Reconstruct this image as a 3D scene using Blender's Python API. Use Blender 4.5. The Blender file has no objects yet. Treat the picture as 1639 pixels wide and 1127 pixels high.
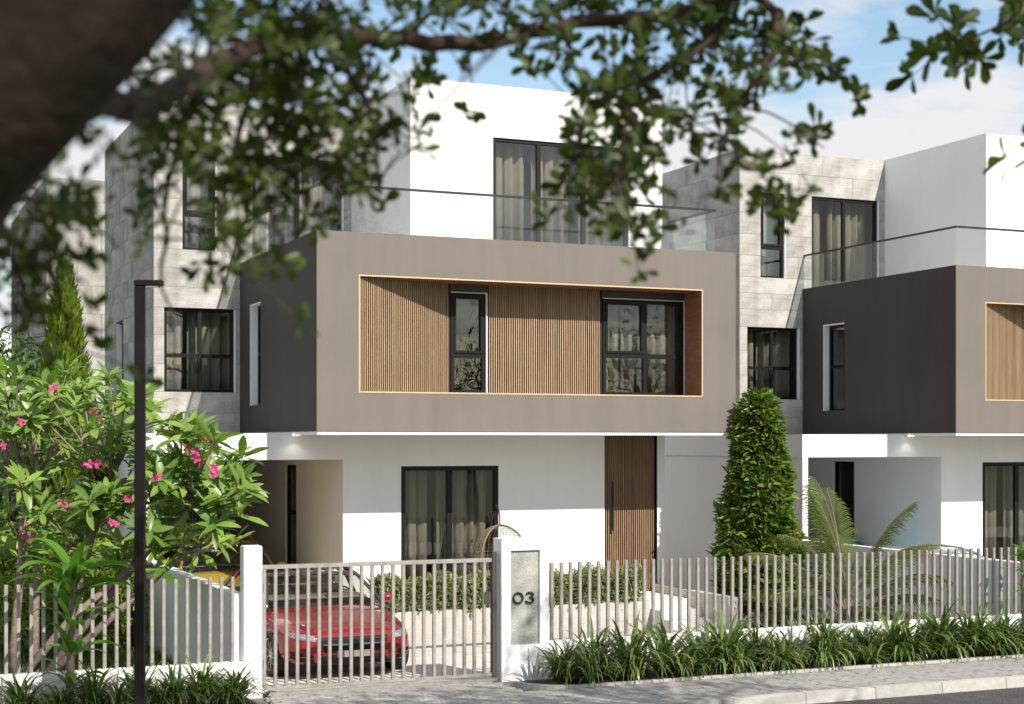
import bpy, bmesh, math, random
import numpy as np
from mathutils import Vector, Matrix
from mathutils.bvhtree import BVHTree

random.seed(7)
RNG = np.random.default_rng(11)
sc = bpy.context.scene
COL = sc.collection
PI = math.pi

# ------------------------------------------------------------------ camera
F_PX, TH, HOR = 2508.0, 0.4071, 705.77
CX, CY, CZ = -6.5903, -22.6538, 3.0
cam_d = bpy.data.cameras.new('camera')
cam = bpy.data.objects.new('camera', cam_d); COL.objects.link(cam)
cam.location = (CX, CY, CZ)
cam.rotation_euler = (PI/2, 0, -TH)
cam_d.sensor_width = 36.0
cam_d.lens = F_PX/1639*36
cam_d.shift_y = (HOR-563.5)/1639
cam_d.clip_start = 0.1
cam_d.clip_end = 2000
cam_d.dof.use_dof = True
cam_d.dof.focus_distance = 26.5
cam_d.dof.aperture_fstop = 3.0
sc.camera = cam

# ------------------------------------------------------------------ sky and sun
SUN_TO = Vector((0.25, -1.0, 0.85)).normalized()
SUN_EL = math.asin(SUN_TO.z)
SUN_ROT = math.atan2(SUN_TO.x, SUN_TO.y)
world = bpy.data.worlds.new('World'); sc.world = world
world.use_nodes = True
wn, wl = world.node_tree.nodes, world.node_tree.links
bg = wn['Background']
sky = wn.new('ShaderNodeTexSky'); sky.sky_type = 'NISHITA'; sky.sun_disc = False
sky.sun_elevation = SUN_EL; sky.sun_rotation = SUN_ROT
sky.air_density = 1.3; sky.dust_density = 0.6; sky.ozone_density = 2.0
geo = wn.new('ShaderNodeTexCoord')
sep = wn.new('ShaderNodeSeparateXYZ'); wl.new(geo.outputs['Generated'], sep.inputs[0])
addz = wn.new('ShaderNodeMath'); addz.operation = 'ADD'; addz.inputs[1].default_value = 0.16
wl.new(sep.outputs['Z'], addz.inputs[0])
mx = wn.new('ShaderNodeMath'); mx.operation = 'MAXIMUM'; mx.inputs[1].default_value = 0.05
wl.new(addz.outputs[0], mx.inputs[0])
dv = wn.new('ShaderNodeVectorMath'); dv.operation = 'DIVIDE'
wl.new(geo.outputs['Generated'], dv.inputs[0])
comb = wn.new('ShaderNodeCombineXYZ')
for k in ('X', 'Y', 'Z'): wl.new(mx.outputs[0], comb.inputs[k])
wl.new(comb.outputs[0], dv.inputs[1])
cn = wn.new('ShaderNodeTexNoise'); cn.inputs['Scale'].default_value = 1.5
cn.inputs['Detail'].default_value = 7; cn.inputs['Roughness'].default_value = 0.55
mp = wn.new('ShaderNodeMapping'); mp.inputs['Location'].default_value = (3.1, 1.7, 0.4)
wl.new(dv.outputs[0], mp.inputs['Vector'])
wl.new(mp.outputs[0], cn.inputs['Vector'])
cr = wn.new('ShaderNodeValToRGB')
cr.color_ramp.elements[0].position = 0.425; cr.color_ramp.elements[1].position = 0.53
wl.new(cn.outputs['Fac'], cr.inputs[0])
mixc = wn.new('ShaderNodeMixRGB'); mixc.inputs['Color2'].default_value = (5.3, 5.3, 5.45, 1)
wl.new(cr.outputs['Color'], mixc.inputs['Fac'])
wl.new(sky.outputs[0], mixc.inputs['Color1'])
wl.new(mixc.outputs[0], bg.inputs['Color'])
bg.inputs['Strength'].default_value = 0.115

sun_d = bpy.data.lights.new('sun', 'SUN'); sun_d.energy = 4.5; sun_d.angle = math.radians(0.5)
sun_d.color = (1.0, 0.94, 0.86)
sun = bpy.data.objects.new('sun', sun_d); COL.objects.link(sun)
sun.rotation_euler = (-SUN_TO).to_track_quat('-Z', 'Y').to_euler()
sun.location = (0, -30, 30)

sc.view_settings.view_transform = 'Standard'
sc.view_settings.look = 'None'
sc.view_settings.gamma = 1.0
sc.view_settings.exposure = 0.5
sc.view_settings.use_curve_mapping = False
sc.cycles.max_bounces = 8
sc.cycles.transparent_max_bounces = 24
sc.cycles.use_denoising = True
sc.cycles.sample_clamp_indirect = 6

# ------------------------------------------------------------------ pixel helpers (measuring only)
_c, _s = math.cos(TH), math.sin(TH)
def at(px, py, d):
    """the point at depth d metres along the ray of a photo pixel"""
    k = (px-819.5)/F_PX
    return Vector((CX+(_c*k+_s)*d, CY+(-_s*k+_c)*d, CZ-(py-HOR)/F_PX*d))
def depth(p): return _s*(p[0]-CX)+_c*(p[1]-CY)
def at_y(px, py, Y):
    k = (px-819.5)/F_PX
    return at(px, py, (Y-CY)/(-_s*k+_c))

# ------------------------------------------------------------------ materials
def new_mat(name):
    m = bpy.data.materials.new(name); m.use_nodes = True
    return m, m.node_tree.nodes, m.node_tree.links, m.node_tree.nodes['Principled BSDF']

def ramp(n, pts):
    e = n.color_ramp.elements
    while len(e) < len(pts): e.new(0.5)
    for i, (p, c) in enumerate(pts):
        e[i].position = p; e[i].color = (*c, 1) if len(c) == 3 else c

def plain(name, col, rough=0.6, metal=0.0, var=0.06, scale=3.0, bump=0.0, bscale=60, spec=0.5, coat=0.0):
    m, n, l, b = new_mat(name)
    tc = n.new('ShaderNodeTexCoord')
    nz = n.new('ShaderNodeTexNoise'); nz.inputs['Scale'].default_value = scale; nz.inputs['Detail'].default_value = 6
    l.new(tc.outputs['Object'], nz.inputs['Vector'])
    r = n.new('ShaderNodeValToRGB')
    lo = tuple(max(0, c*(1-var)) for c in col); hi = tuple(min(1, c*(1+var)) for c in col)
    ramp(r, [(0.3, lo), (0.7, hi)])
    l.new(nz.outputs['Fac'], r.inputs[0]); l.new(r.outputs[0], b.inputs['Base Color'])
    b.inputs['Roughness'].default_value = rough; b.inputs['Metallic'].default_value = metal
    b.inputs['Specular IOR Level'].default_value = spec
    b.inputs['Coat Weight'].default_value = coat
    b.inputs['Coat Roughness'].default_value = 0.03
    if bump:
        n2 = n.new('ShaderNodeTexNoise'); n2.inputs['Scale'].default_value = bscale; n2.inputs['Detail'].default_value = 4
        l.new(tc.outputs['Object'], n2.inputs['Vector'])
        bp = n.new('ShaderNodeBump'); bp.inputs['Strength'].default_value = bump; bp.inputs['Distance'].default_value = 0.01
        l.new(n2.outputs['Fac'], bp.inputs['Height']); l.new(bp.outputs[0], b.inputs['Normal'])
    return m

def streak_wall(name, col, rough=0.75, dirt=0.10):
    """painted render with faint large mottling and rain streaks"""
    m, n, l, b = new_mat(name)
    tc = n.new('ShaderNodeTexCoord')
    a = n.new('ShaderNodeTexNoise'); a.inputs['Scale'].default_value = 0.9; a.inputs['Detail'].default_value = 5
    l.new(tc.outputs['Object'], a.inputs['Vector'])
    mpp = n.new('ShaderNodeMapping'); mpp.inputs['Scale'].default_value = (5, 5, 0.35)
    l.new(tc.outputs['Object'], mpp.inputs['Vector'])
    s = n.new('ShaderNodeTexNoise'); s.inputs['Scale'].default_value = 1.0; s.inputs['Detail'].default_value = 4
    l.new(mpp.outputs[0], s.inputs['Vector'])
    ad = n.new('ShaderNodeMath'); ad.operation = 'ADD'
    l.new(a.outputs['Fac'], ad.inputs[0]); l.new(s.outputs['Fac'], ad.inputs[1])
    r = n.new('ShaderNodeValToRGB')
    ramp(r, [(0.35, tuple(c*(1-dirt) for c in col)), (0.62, col)])
    hf = n.new('ShaderNodeMath'); hf.operation = 'MULTIPLY'; hf.inputs[1].default_value = 0.5
    l.new(ad.outputs[0], hf.inputs[0]); l.new(hf.outputs[0], r.inputs[0]); l.new(r.outputs[0], b.inputs['Base Color'])
    b.inputs['Roughness'].default_value = rough; b.inputs['Specular IOR Level'].default_value = 0.3
    g = n.new('ShaderNodeTexNoise'); g.inputs['Scale'].default_value = 140; g.inputs['Detail'].default_value = 3
    l.new(tc.outputs['Object'], g.inputs['Vector'])
    bp = n.new('ShaderNodeBump'); bp.inputs['Strength'].default_value = 0.12; bp.inputs['Distance'].default_value = 0.006
    l.new(g.outputs['Fac'], bp.inputs['Height']); l.new(bp.outputs[0], b.inputs['Normal'])
    return m

def concrete(name, lo, hi, pit=0.5, board=1.0):
    m, n, l, b = new_mat(name)
    tc = n.new('ShaderNodeTexCoord'); oi = n.new('ShaderNodeObjectInfo')
    a = n.new('ShaderNodeTexNoise'); a.inputs['Scale'].default_value = 1.6; a.inputs['Detail'].default_value = 9; a.inputs['Roughness'].default_value = 0.68
    l.new(tc.outputs['Object'], a.inputs['Vector'])
    ad = n.new('ShaderNodeMath'); ad.operation = 'MULTIPLY_ADD'; ad.inputs[1].default_value = 0.10; ad.inputs[2].default_value = -0.05
    l.new(oi.outputs['Random'], ad.inputs[0])
    ad2 = n.new('ShaderNodeMath'); ad2.operation = 'ADD'
    l.new(a.outputs['Fac'], ad2.inputs[0]); l.new(ad.outputs[0], ad2.inputs[1])
    r = n.new('ShaderNodeValToRGB')
    mid = tuple((x+y)/2 for x, y in zip(lo, hi))
    ramp(r, [(0.33, lo), (0.5, mid), (0.66, hi)])
    l.new(ad2.outputs[0], r.inputs[0])
    # greenish weather stains
    st = n.new('ShaderNodeTexNoise'); st.inputs['Scale'].default_value = 0.8; st.inputs['Detail'].default_value = 5
    mpp = n.new('ShaderNodeMapping'); mpp.inputs['Scale'].default_value = (1.6, 1.6, 0.6); mpp.inputs['Location'].default_value = (4, 2, 7)
    l.new(tc.outputs['Object'], mpp.inputs['Vector']); l.new(mpp.outputs[0], st.inputs['Vector'])
    sr = n.new('ShaderNodeValToRGB'); ramp(sr, [(0.52, (0, 0, 0)), (0.72, (1, 1, 1))])
    l.new(st.outputs['Fac'], sr.inputs[0])
    mixs = n.new('ShaderNodeMixRGB'); mixs.blend_type = 'MULTIPLY'; mixs.inputs['Color2'].default_value = (0.74, 0.74, 0.64, 1)
    l.new(sr.outputs[0], mixs.inputs['Fac']); l.new(r.outputs[0], mixs.inputs['Color1'])
    gr = n.new('ShaderNodeTexNoise'); gr.inputs['Scale'].default_value = 55; gr.inputs['Detail'].default_value = 4
    l.new(tc.outputs['Object'], gr.inputs['Vector'])
    grr = n.new('ShaderNodeValToRGB'); ramp(grr, [(0.34, (0.62, 0.61, 0.58)), (0.56, (1, 1, 1))])
    l.new(gr.outputs['Fac'], grr.inputs[0])
    mg = n.new('ShaderNodeMixRGB'); mg.blend_type = 'MULTIPLY'; mg.inputs['Fac'].default_value = 0.6
    l.new(mixs.outputs[0], mg.inputs['Color1']); l.new(grr.outputs[0], mg.inputs['Color2']); mixs = mg
    # pits
    v = n.new('ShaderNodeTexVoronoi'); v.inputs['Scale'].default_value = 26
    l.new(tc.outputs['Object'], v.inputs['Vector'])
    pr = n.new('ShaderNodeValToRGB'); ramp(pr, [(0.10, (1, 1, 1)), (0.2, (0, 0, 0))])
    l.new(v.outputs['Distance'], pr.inputs[0])
    pn = n.new('ShaderNodeTexNoise'); pn.inputs['Scale'].default_value = 5
    l.new(tc.outputs['Object'], pn.inputs['Vector'])
    pk = n.new('ShaderNodeValToRGB'); ramp(pk, [(0.5, (0, 0, 0)), (0.62, (1, 1, 1))])
    l.new(pn.outputs['Fac'], pk.inputs[0])
    pm = n.new('ShaderNodeMath'); pm.operation = 'MULTIPLY'
    l.new(pr.outputs[0], pm.inputs[0]); l.new(pk.outputs[0], pm.inputs[1])
    pm2 = n.new('ShaderNodeMath'); pm2.operation = 'MULTIPLY'; pm2.inputs[1].default_value = pit
    l.new(pm.outputs[0], pm2.inputs[0])
    mixp = n.new('ShaderNodeMixRGB'); mixp.blend_type = 'MULTIPLY'; mixp.inputs['Color2'].default_value = (0.35, 0.33, 0.3, 1)
    l.new(pm2.outputs[0], mixp.inputs['Fac']); l.new(mixs.outputs[0], mixp.inputs['Color1'])
    l.new(mixp.outputs[0], b.inputs['Base Color'])
    b.inputs['Roughness'].default_value = 0.85; b.inputs['Specular IOR Level'].default_value = 0.25
    # board relief
    mb = n.new('ShaderNodeMapping'); mb.inputs['Scale'].default_value = (0.6, 0.6, 16)
    l.new(tc.outputs['Object'], mb.inputs['Vector'])
    bn = n.new('ShaderNodeTexNoise'); bn.inputs['Scale'].default_value = 2.2; bn.inputs['Detail'].default_value = 5
    l.new(mb.outputs[0], bn.inputs['Vector'])
    fn = n.new('ShaderNodeTexNoise'); fn.inputs['Scale'].default_value = 40; fn.inputs['Detail'].default_value = 6
    l.new(tc.outputs['Object'], fn.inputs['Vector'])
    sm = n.new('ShaderNodeMath'); sm.operation = 'MULTIPLY_ADD'; sm.inputs[1].default_value = board
    l.new(bn.outputs['Fac'], sm.inputs[0]); l.new(fn.outputs['Fac'], sm.inputs[2])
    sm2 = n.new('ShaderNodeMath'); sm2.operation = 'SUBTRACT'
    l.new(sm.outputs[0], sm2.inputs[0]); l.new(pm2.outputs[0], sm2.inputs[1])
    bp = n.new('ShaderNodeBump'); bp.inputs['Strength'].default_value = 0.55; bp.inputs['Distance'].default_value = 0.014
    l.new(sm2.outputs[0], bp.inputs['Height']); l.new(bp.outputs[0], b.inputs['Normal'])
    return m

def wood(name, lo, hi, rough=0.55, grain=(28, 28, 1.2), rnd=0.35):
    m, n, l, b = new_mat(name)
    tc = n.new('ShaderNodeTexCoord'); oi = n.new('ShaderNodeObjectInfo')
    off = n.new('ShaderNodeVectorMath'); off.operation = 'MULTIPLY_ADD'
    cb = n.new('ShaderNodeCombineXYZ')
    for k in ('X', 'Y', 'Z'): l.new(oi.outputs['Random'], cb.inputs[k])
    l.new(cb.outputs[0], off.inputs[0]); off.inputs[1].default_value = (17, 9, 23)
    l.new(tc.outputs['Object'], off.inputs[2])
    mpp = n.new('ShaderNodeMapping'); mpp.inputs['Scale'].default_value = grain
    l.new(off.outputs[0], mpp.inputs['Vector'])
    a = n.new('ShaderNodeTexNoise'); a.inputs['Scale'].default_value = 1.4; a.inputs['Detail'].default_value = 7; a.inputs['Distortion'].default_value = 0.8
    l.new(mpp.outputs[0], a.inputs['Vector'])
    ad = n.new('ShaderNodeMath'); ad.operation = 'MULTIPLY_ADD'; ad.inputs[1].default_value = rnd; ad.inputs[2].default_value = -rnd/2
    l.new(oi.outputs['Random'], ad.inputs[0])
    ad2 = n.new('ShaderNodeMath'); ad2.operation = 'ADD'
    l.new(a.outputs['Fac'], ad2.inputs[0]); l.new(ad.outputs[0], ad2.inputs[1])
    r = n.new('ShaderNodeValToRGB'); ramp(r, [(0.28, lo), (0.72, hi)])
    l.new(ad2.outputs[0], r.inputs[0]); l.new(r.outputs[0], b.inputs['Base Color'])
    b.inputs['Roughness'].default_value = rough
    bp = n.new('ShaderNodeBump'); bp.inputs['Strength'].default_value = 0.2; bp.inputs['Distance'].default_value = 0.004
    l.new(a.outputs['Fac'], bp.inputs['Height']); l.new(bp.outputs[0], b.inputs['Normal'])
    return m

def glass_mat(name, tint=(0.86, 0.9, 0.88), refl=0.10, ior=1.5):
    m, n, l, b = new_mat(name)
    n.remove(b); out = n['Material Output']
    tr = n.new('ShaderNodeBsdfTransparent'); tr.inputs[0].default_value = (*tint, 1)
    gl = n.new('ShaderNodeBsdfGlossy'); gl.inputs['Roughness'].default_value = 0.005
    tc = n.new('ShaderNodeTexCoord')
    wv = n.new('ShaderNodeTexNoise'); wv.inputs['Scale'].default_value = 2.5; wv.inputs['Detail'].default_value = 1
    l.new(tc.outputs['Object'], wv.inputs['Vector'])
    bp = n.new('ShaderNodeBump'); bp.inputs['Strength'].default_value = 0.05; bp.inputs['Distance'].default_value = 0.02
    l.new(wv.outputs['Fac'], bp.inputs['Height']); l.new(bp.outputs[0], gl.inputs['Normal'])
    lw = n.new('ShaderNodeLayerWeight'); lw.inputs['Blend'].default_value = 0.5
    pw = n.new('ShaderNodeMath'); pw.operation = 'POWER'; pw.inputs[1].default_value = 4.5
    l.new(lw.outputs['Facing'], pw.inputs[0])
    ad = n.new('ShaderNodeMath'); ad.operation = 'MULTIPLY_ADD'; ad.inputs[1].default_value = 0.85*(1-refl); ad.inputs[2].default_value = refl; ad.use_clamp = True
    l.new(pw.outputs[0], ad.inputs[0])
    mx_ = n.new('ShaderNodeMixShader')
    l.new(ad.outputs[0], mx_.inputs[0]); l.new(tr.outputs[0], mx_.inputs[1]); l.new(gl.outputs[0], mx_.inputs[2])
    l.new(mx_.outputs[0], out.inputs['Surface'])
    return m

def leaf_mat(name, lo, hi, trans=0.35, rough=0.42, tint=(1.0, 1.15, 0.5), spec=0.35, dead=None):
    m, n, l, b = new_mat(name)
    out = n['Material Output']
    g = n.new('ShaderNodeNewGeometry'); oi = n.new('ShaderNodeObjectInfo')
    ad = n.new('ShaderNodeMath'); ad.operation = 'ADD'
    l.new(g.outputs['Random Per Island'], ad.inputs[0]); l.new(oi.outputs['Random'], ad.inputs[1])
    fr = n.new('ShaderNodeMath'); fr.operation = 'FRACT'; l.new(ad.outputs[0], fr.inputs[0])
    tc = n.new('ShaderNodeTexCoord')
    nz = n.new('ShaderNodeTexNoise'); nz.inputs['Scale'].default_value = 3.0; nz.inputs['Detail'].default_value = 3
    l.new(tc.outputs['Object'], nz.inputs['Vector'])
    mm = n.new('ShaderNodeMath'); mm.operation = 'MULTIPLY_ADD'; mm.inputs[1].default_value = 0.6
    l.new(fr.outputs[0], mm.inputs[0])
    n5 = n.new('ShaderNodeMath'); n5.operation = 'MULTIPLY'; n5.inputs[1].default_value = 0.4
    l.new(nz.outputs['Fac'], n5.inputs[0]); l.new(n5.outputs[0], mm.inputs[2])
    r = n.new('ShaderNodeValToRGB')
    mid = tuple((x+y)/2 for x, y in zip(lo, hi))
    ramp(r, [(0.1, lo), (0.52, mid), (0.775, hi), (0.79, dead)] if dead else [(0.1, lo), (0.55, mid), (0.95, hi)])
    l.new(mm.outputs[0], r.inputs[0]); l.new(r.outputs[0], b.inputs['Base Color'])
    b.inputs['Roughness'].default_value = rough; b.inputs['Specular IOR Level'].default_value = spec
    tl = n.new('ShaderNodeBsdfTranslucent')
    tm = n.new('ShaderNodeMixRGB'); tm.blend_type = 'MULTIPLY'; tm.inputs['Fac'].default_value = 1; tm.inputs['Color2'].default_value = (*tint, 1)
    l.new(r.outputs[0], tm.inputs['Color1']); l.new(tm.outputs[0], tl.inputs[0])
    ms = n.new('ShaderNodeMixShader'); ms.inputs[0].default_value = trans
    l.new(b.outputs[0], ms.inputs[1]); l.new(tl.outputs[0], ms.inputs[2]); l.new(ms.outputs[0], out.inputs['Surface'])
    return m

def ground_mat(name, lo, hi, scale=8, bump=0.5, bscale=90, rough=0.9, speck=None):
    m, n, l, b = new_mat(name)
    tc = n.new('ShaderNodeTexCoord'); oi = n.new('ShaderNodeObjectInfo')
    a = n.new('ShaderNodeTexNoise'); a.inputs['Scale'].default_value = scale; a.inputs['Detail'].default_value = 8; a.inputs['Roughness'].default_value = 0.7
    l.new(tc.outputs['Object'], a.inputs['Vector'])
    ad = n.new('ShaderNodeMath'); ad.operation = 'MULTIPLY_ADD'; ad.inputs[1].default_value = 0.22; ad.inputs[2].default_value = -0.11
    l.new(oi.outputs['Random'], ad.inputs[0])
    ad2 = n.new('ShaderNodeMath'); ad2.operation = 'ADD'
    l.new(a.outputs['Fac'], ad2.inputs[0]); l.new(ad.outputs[0], ad2.inputs[1])
    r = n.new('ShaderNodeValToRGB'); ramp(r, [(0.3, lo), (0.7, hi)])
    l.new(ad2.outputs[0], r.inputs[0])
    last = r.outputs[0]
    f = n.new('ShaderNodeTexNoise'); f.inputs['Scale'].default_value = bscale; f.inputs['Detail'].default_value = 5
    l.new(tc.outputs['Object'], f.inputs['Vector'])
    if speck:
        sp = n.new('ShaderNodeValToRGB'); ramp(sp, [(0.53, (0, 0, 0)), (0.66, (1, 1, 1))])
        l.new(f.outputs['Fac'], sp.inputs[0])
        mxx = n.new('ShaderNodeMixRGB'); mxx.inputs['Color2'].default_value = (*speck, 1)
        l.new(sp.outputs[0], mxx.inputs['Fac']); l.new(last, mxx.inputs['Color1']); last = mxx.outputs[0]
    l.new(last, b.inputs['Base Color'])
    b.inputs['Roughness'].default_value = rough; b.inputs['Specular IOR Level'].default_value = 0.2
    bp = n.new('ShaderNodeBump'); bp.inputs['Strength'].default_value = bump; bp.inputs['Distance'].default_value = 0.01
    l.new(f.outputs['Fac'], bp.inputs['Height']); l.new(bp.outputs[0], b.inputs['Normal'])
    return m

M = {}
M['taupe'] = streak_wall('taupe_render', (0.176, 0.155, 0.132), 0.7, 0.15)
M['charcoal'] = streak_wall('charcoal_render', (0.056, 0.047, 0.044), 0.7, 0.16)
M['white'] = streak_wall('white_render', (0.85, 0.835, 0.815), 0.75, 0.04)
m, n, l, b = new_mat('splashed_white_render')
tc = n.new('ShaderNodeTexCoord'); sx_ = n.new('ShaderNodeSeparateXYZ'); l.new(tc.outputs['Object'], sx_.inputs[0])
nz = n.new('ShaderNodeTexNoise'); nz.inputs['Scale'].default_value = 3.5; nz.inputs['Detail'].default_value = 8; nz.inputs['Roughness'].default_value = 0.7
l.new(tc.outputs['Object'], nz.inputs['Vector'])
ma = n.new('ShaderNodeMath'); ma.operation = 'MULTIPLY_ADD'; ma.inputs[1].default_value = -2.6; ma.inputs[2].default_value = 0.42
l.new(sx_.outputs['Z'], ma.inputs[0])
mb_ = n.new('ShaderNodeMath'); mb_.operation = 'MULTIPLY_ADD'; mb_.inputs[1].default_value = 0.9; l.new(nz.outputs['Fac'], mb_.inputs[0]); l.new(ma.outputs[0], mb_.inputs[2])
rr_ = n.new('ShaderNodeValToRGB'); ramp(rr_, [(0.22, (0.83, 0.815, 0.795)), (0.5, (0.70, 0.67, 0.63)), (0.95, (0.40, 0.35, 0.29))])
l.new(mb_.outputs[0], rr_.inputs[0]); l.new(rr_.outputs[0], b.inputs['Base Color']); b.inputs['Roughness'].default_value = 0.8
M['white_low'] = m
M['white_trim'] = plain('white_trim', (0.8, 0.79, 0.78), 0.5, var=0.02)
M['concrete'] = concrete('cast_concrete', (0.265, 0.255, 0.235), (0.54, 0.525, 0.485), pit=0.9)
M['concrete_core'] = concrete('concrete_core', (0.14, 0.13, 0.115), (0.22, 0.21, 0.19), board=0.3)
M['plaque'] = concrete('plaque_concrete', (0.20, 0.205, 0.19), (0.52, 0.51, 0.47), pit=0.2, board=0.5)
M['slat'] = wood('oak_slat', (0.30, 0.195, 0.11), (0.46, 0.325, 0.195), rnd=0.26)
M['slat_dark'] = wood('carport_slat', (0.10, 0.06, 0.035), (0.2, 0.125, 0.075))
M['slat_door'] = wood('door_slat', (0.21, 0.12, 0.065), (0.34, 0.215, 0.125), rnd=0.26)
M['back_board'] = wood('slat_backing', (0.012, 0.007, 0.004), (0.02, 0.012, 0.007))
M['lining'] = wood('lining_wood', (0.24, 0.115, 0.055), (0.38, 0.20, 0.105), grain=(3, 3, 14))
M['lining_edge'] = wood('lining_edge', (0.50, 0.35, 0.20), (0.60, 0.44, 0.27), rnd=0.1)
M['frame'] = plain('black_aluminium', (0.006, 0.0052, 0.0045), 0.5, var=0.15, spec=0.25)
M['head'] = plain('dark_head_panel', (0.05, 0.042, 0.034), 0.6)
M['glass'] = glass_mat('window_glass', (0.74, 0.755, 0.735), 0.085)
M['rail_glass'] = glass_mat('rail_glass', (0.95, 0.965, 0.96), 0.055)
M['curtain'] = plain('beige_curtain', (0.54, 0.475, 0.40), 0.85, var=0.08, scale=5, bump=0.3, bscale=300)
M['sheer'] = plain('pale_curtain', (0.70, 0.70, 0.70), 0.85, var=0.05, scale=5, bump=0.3, bscale=300)
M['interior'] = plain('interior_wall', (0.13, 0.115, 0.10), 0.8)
M['ceil'] = plain('soffit_white', (0.78, 0.76, 0.73), 0.8, var=0.02)
M['carport'] = streak_wall('carport_wall', (0.70, 0.65, 0.59), 0.8, 0.05)
M['taupe_steel'] = plain('taupe_steel', (0.30, 0.275, 0.245), 0.5, metal=0.1, var=0.22, scale=7, bump=0.15, bscale=120)
M['lamp_steel'] = plain('lamp_steel', (0.010, 0.008, 0.0075), 0.6, spec=0.15, var=0.2)
M['lens'] = plain('lamp_lens', (0.22, 0.22, 0.21), 0.3)
M['black_steel'] = plain('black_steel', (0.02, 0.02, 0.02), 0.4)
M['granite'] = ground_mat('granite_wall', (0.44, 0.415, 0.38), (0.58, 0.555, 0.51), 14, 0.5, 70, 0.85, speck=(0.3, 0.285, 0.265))
M['step'] = plain('pale_stone_step', (0.72, 0.69, 0.65), 0.6, var=0.06, scale=9)
M['paver'] = ground_mat('grey_paver', (0.25, 0.24, 0.22), (0.40, 0.38, 0.35), 6, 0.5, 120, 0.85)
M['joint'] = ground_mat('joint_sand', (0.10, 0.093, 0.085), (0.17, 0.16, 0.145), 12, 0.6, 150)
M['slab'] = ground_mat('drive_slab', (0.50, 0.475, 0.435), (0.64, 0.61, 0.56), 7, 0.6, 70, 0.85, speck=(0.36, 0.34, 0.31))
M['kerb'] = ground_mat('kerb_stone', (0.36, 0.34, 0.31), (0.50, 0.475, 0.43), 9, 0.5, 110, 0.85)
M['asphalt'] = ground_mat('asphalt', (0.045, 0.044, 0.043), (0.085, 0.082, 0.078), 3, 1.0, 55, 0.9, speck=(0.16, 0.15, 0.14))
M['soil'] = ground_mat('bed_soil', (0.035, 0.026, 0.018), (0.08, 0.06, 0.04), 10, 1.0, 60)
M['lawn_base'] = ground_mat('lawn_soil', (0.03, 0.05, 0.012), (0.08, 0.11, 0.03), 5, 1.0, 60)
M['ground'] = ground_mat('far_ground', (0.06, 0.075, 0.03), (0.13, 0.13, 0.07), 0.6, 0.5, 20)
M['bark'] = ground_mat('tree_bark', (0.022, 0.015, 0.011), (0.075, 0.052, 0.037), 14, 1.0, 45)
M['bark_dark'] = ground_mat('limb_bark', (0.009, 0.006, 0.0045), (0.036, 0.023, 0.015), 6, 1.0, 30)
M['bark_pale'] = ground_mat('pale_bark', (0.13, 0.095, 0.075), (0.27, 0.21, 0.165), 12, 0.9, 40)
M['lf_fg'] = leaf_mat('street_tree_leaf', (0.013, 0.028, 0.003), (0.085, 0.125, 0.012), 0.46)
M['lf_frangi'] = leaf_mat('frangipani_leaf', (0.07, 0.155, 0.022), (0.33, 0.45, 0.105), 0.33, 0.36, spec=0.45)
M['lf_cord'] = leaf_mat('strap_leaf', (0.055, 0.15, 0.012), (0.15, 0.31, 0.035), 0.4, 0.33, spec=0.5)
M['lf_lily'] = leaf_mat('lily_turf_leaf', (0.035, 0.075, 0.015), (0.19, 0.265, 0.075), 0.3, 0.36, spec=0.5, dead=(0.30, 0.22, 0.09))
M['lf_topi'] = leaf_mat('topiary_leaf', (0.03, 0.075, 0.010), (0.21, 0.30, 0.05), 0.36, 0.35, spec=0.5, dead=(0.24, 0.17, 0.05))
M['lf_hedge'] = leaf_mat('hedge_leaf', (0.065, 0.10, 0.022), (0.30, 0.34, 0.13), 0.3, 0.4)
M['lf_palm'] = leaf_mat('palm_leaf', (0.055, 0.085, 0.015), (0.16, 0.19, 0.04), 0.3, 0.4)
M['lf_conifer'] = leaf_mat('conifer_leaf', (0.09, 0.15, 0.012), (0.27, 0.36, 0.035), 0.35, 0.5)
M['lf_back'] = leaf_mat('back_leaf', (0.035, 0.08, 0.014), (0.10, 0.18, 0.035), 0.3, 0.5)
M['grass'] = leaf_mat('grass_blade', (0.08, 0.13, 0.02), (0.22, 0.29, 0.045), 0.35, 0.5)
M['petal'] = leaf_mat('pink_petal', (0.42, 0.035, 0.15), (0.66, 0.13, 0.30), 0.3, 0.5, tint=(1, 0.8, 0.9))
M['red'] = plain('red_paint', (0.24, 0.006, 0.014), 0.25, metal=0.3, var=0.03, coat=1.0)
M['yellow'] = plain('yellow_paint', (0.62, 0.42, 0.06), 0.3, metal=0.1, var=0.03, coat=1.0)
M['silver'] = plain('silver_paint', (0.42, 0.42, 0.42), 0.3, metal=0.5, var=0.03, coat=1.0)
M['cyan'] = plain('cyan_paint', (0.02, 0.33, 0.52), 0.3, metal=0.1, var=0.03, coat=1.0)
M['tyre'] = plain('tyre_rubber', (0.018, 0.018, 0.018), 0.75, bump=0.3)
M['rim'] = plain('alloy_rim', (0.55, 0.54, 0.53), 0.25, metal=0.9, var=0.05)
M['chrome'] = plain('chrome', (0.8, 0.8, 0.8), 0.12, metal=1.0, var=0.02)
M['grille'] = plain('black_plastic', (0.008, 0.010, 0.010), 0.6, spec=0.25)
M['car_glass'] = glass_mat('car_glass', (0.80, 0.85, 0.82), 0.07)
M['lamp_glass'] = plain('headlamp_glass', (0.38, 0.40, 0.42), 0.08, metal=0.6, var=0.3, scale=25, coat=1.0)
M['plate'] = plain('blank_plate', (0.22, 0.19, 0.18), 0.6)
M['black_roof'] = plain('black_roof', (0.02, 0.019, 0.019), 0.15, coat=1.0)
M['seat'] = plain('car_seat', (0.22, 0.18, 0.14), 0.6)
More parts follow.
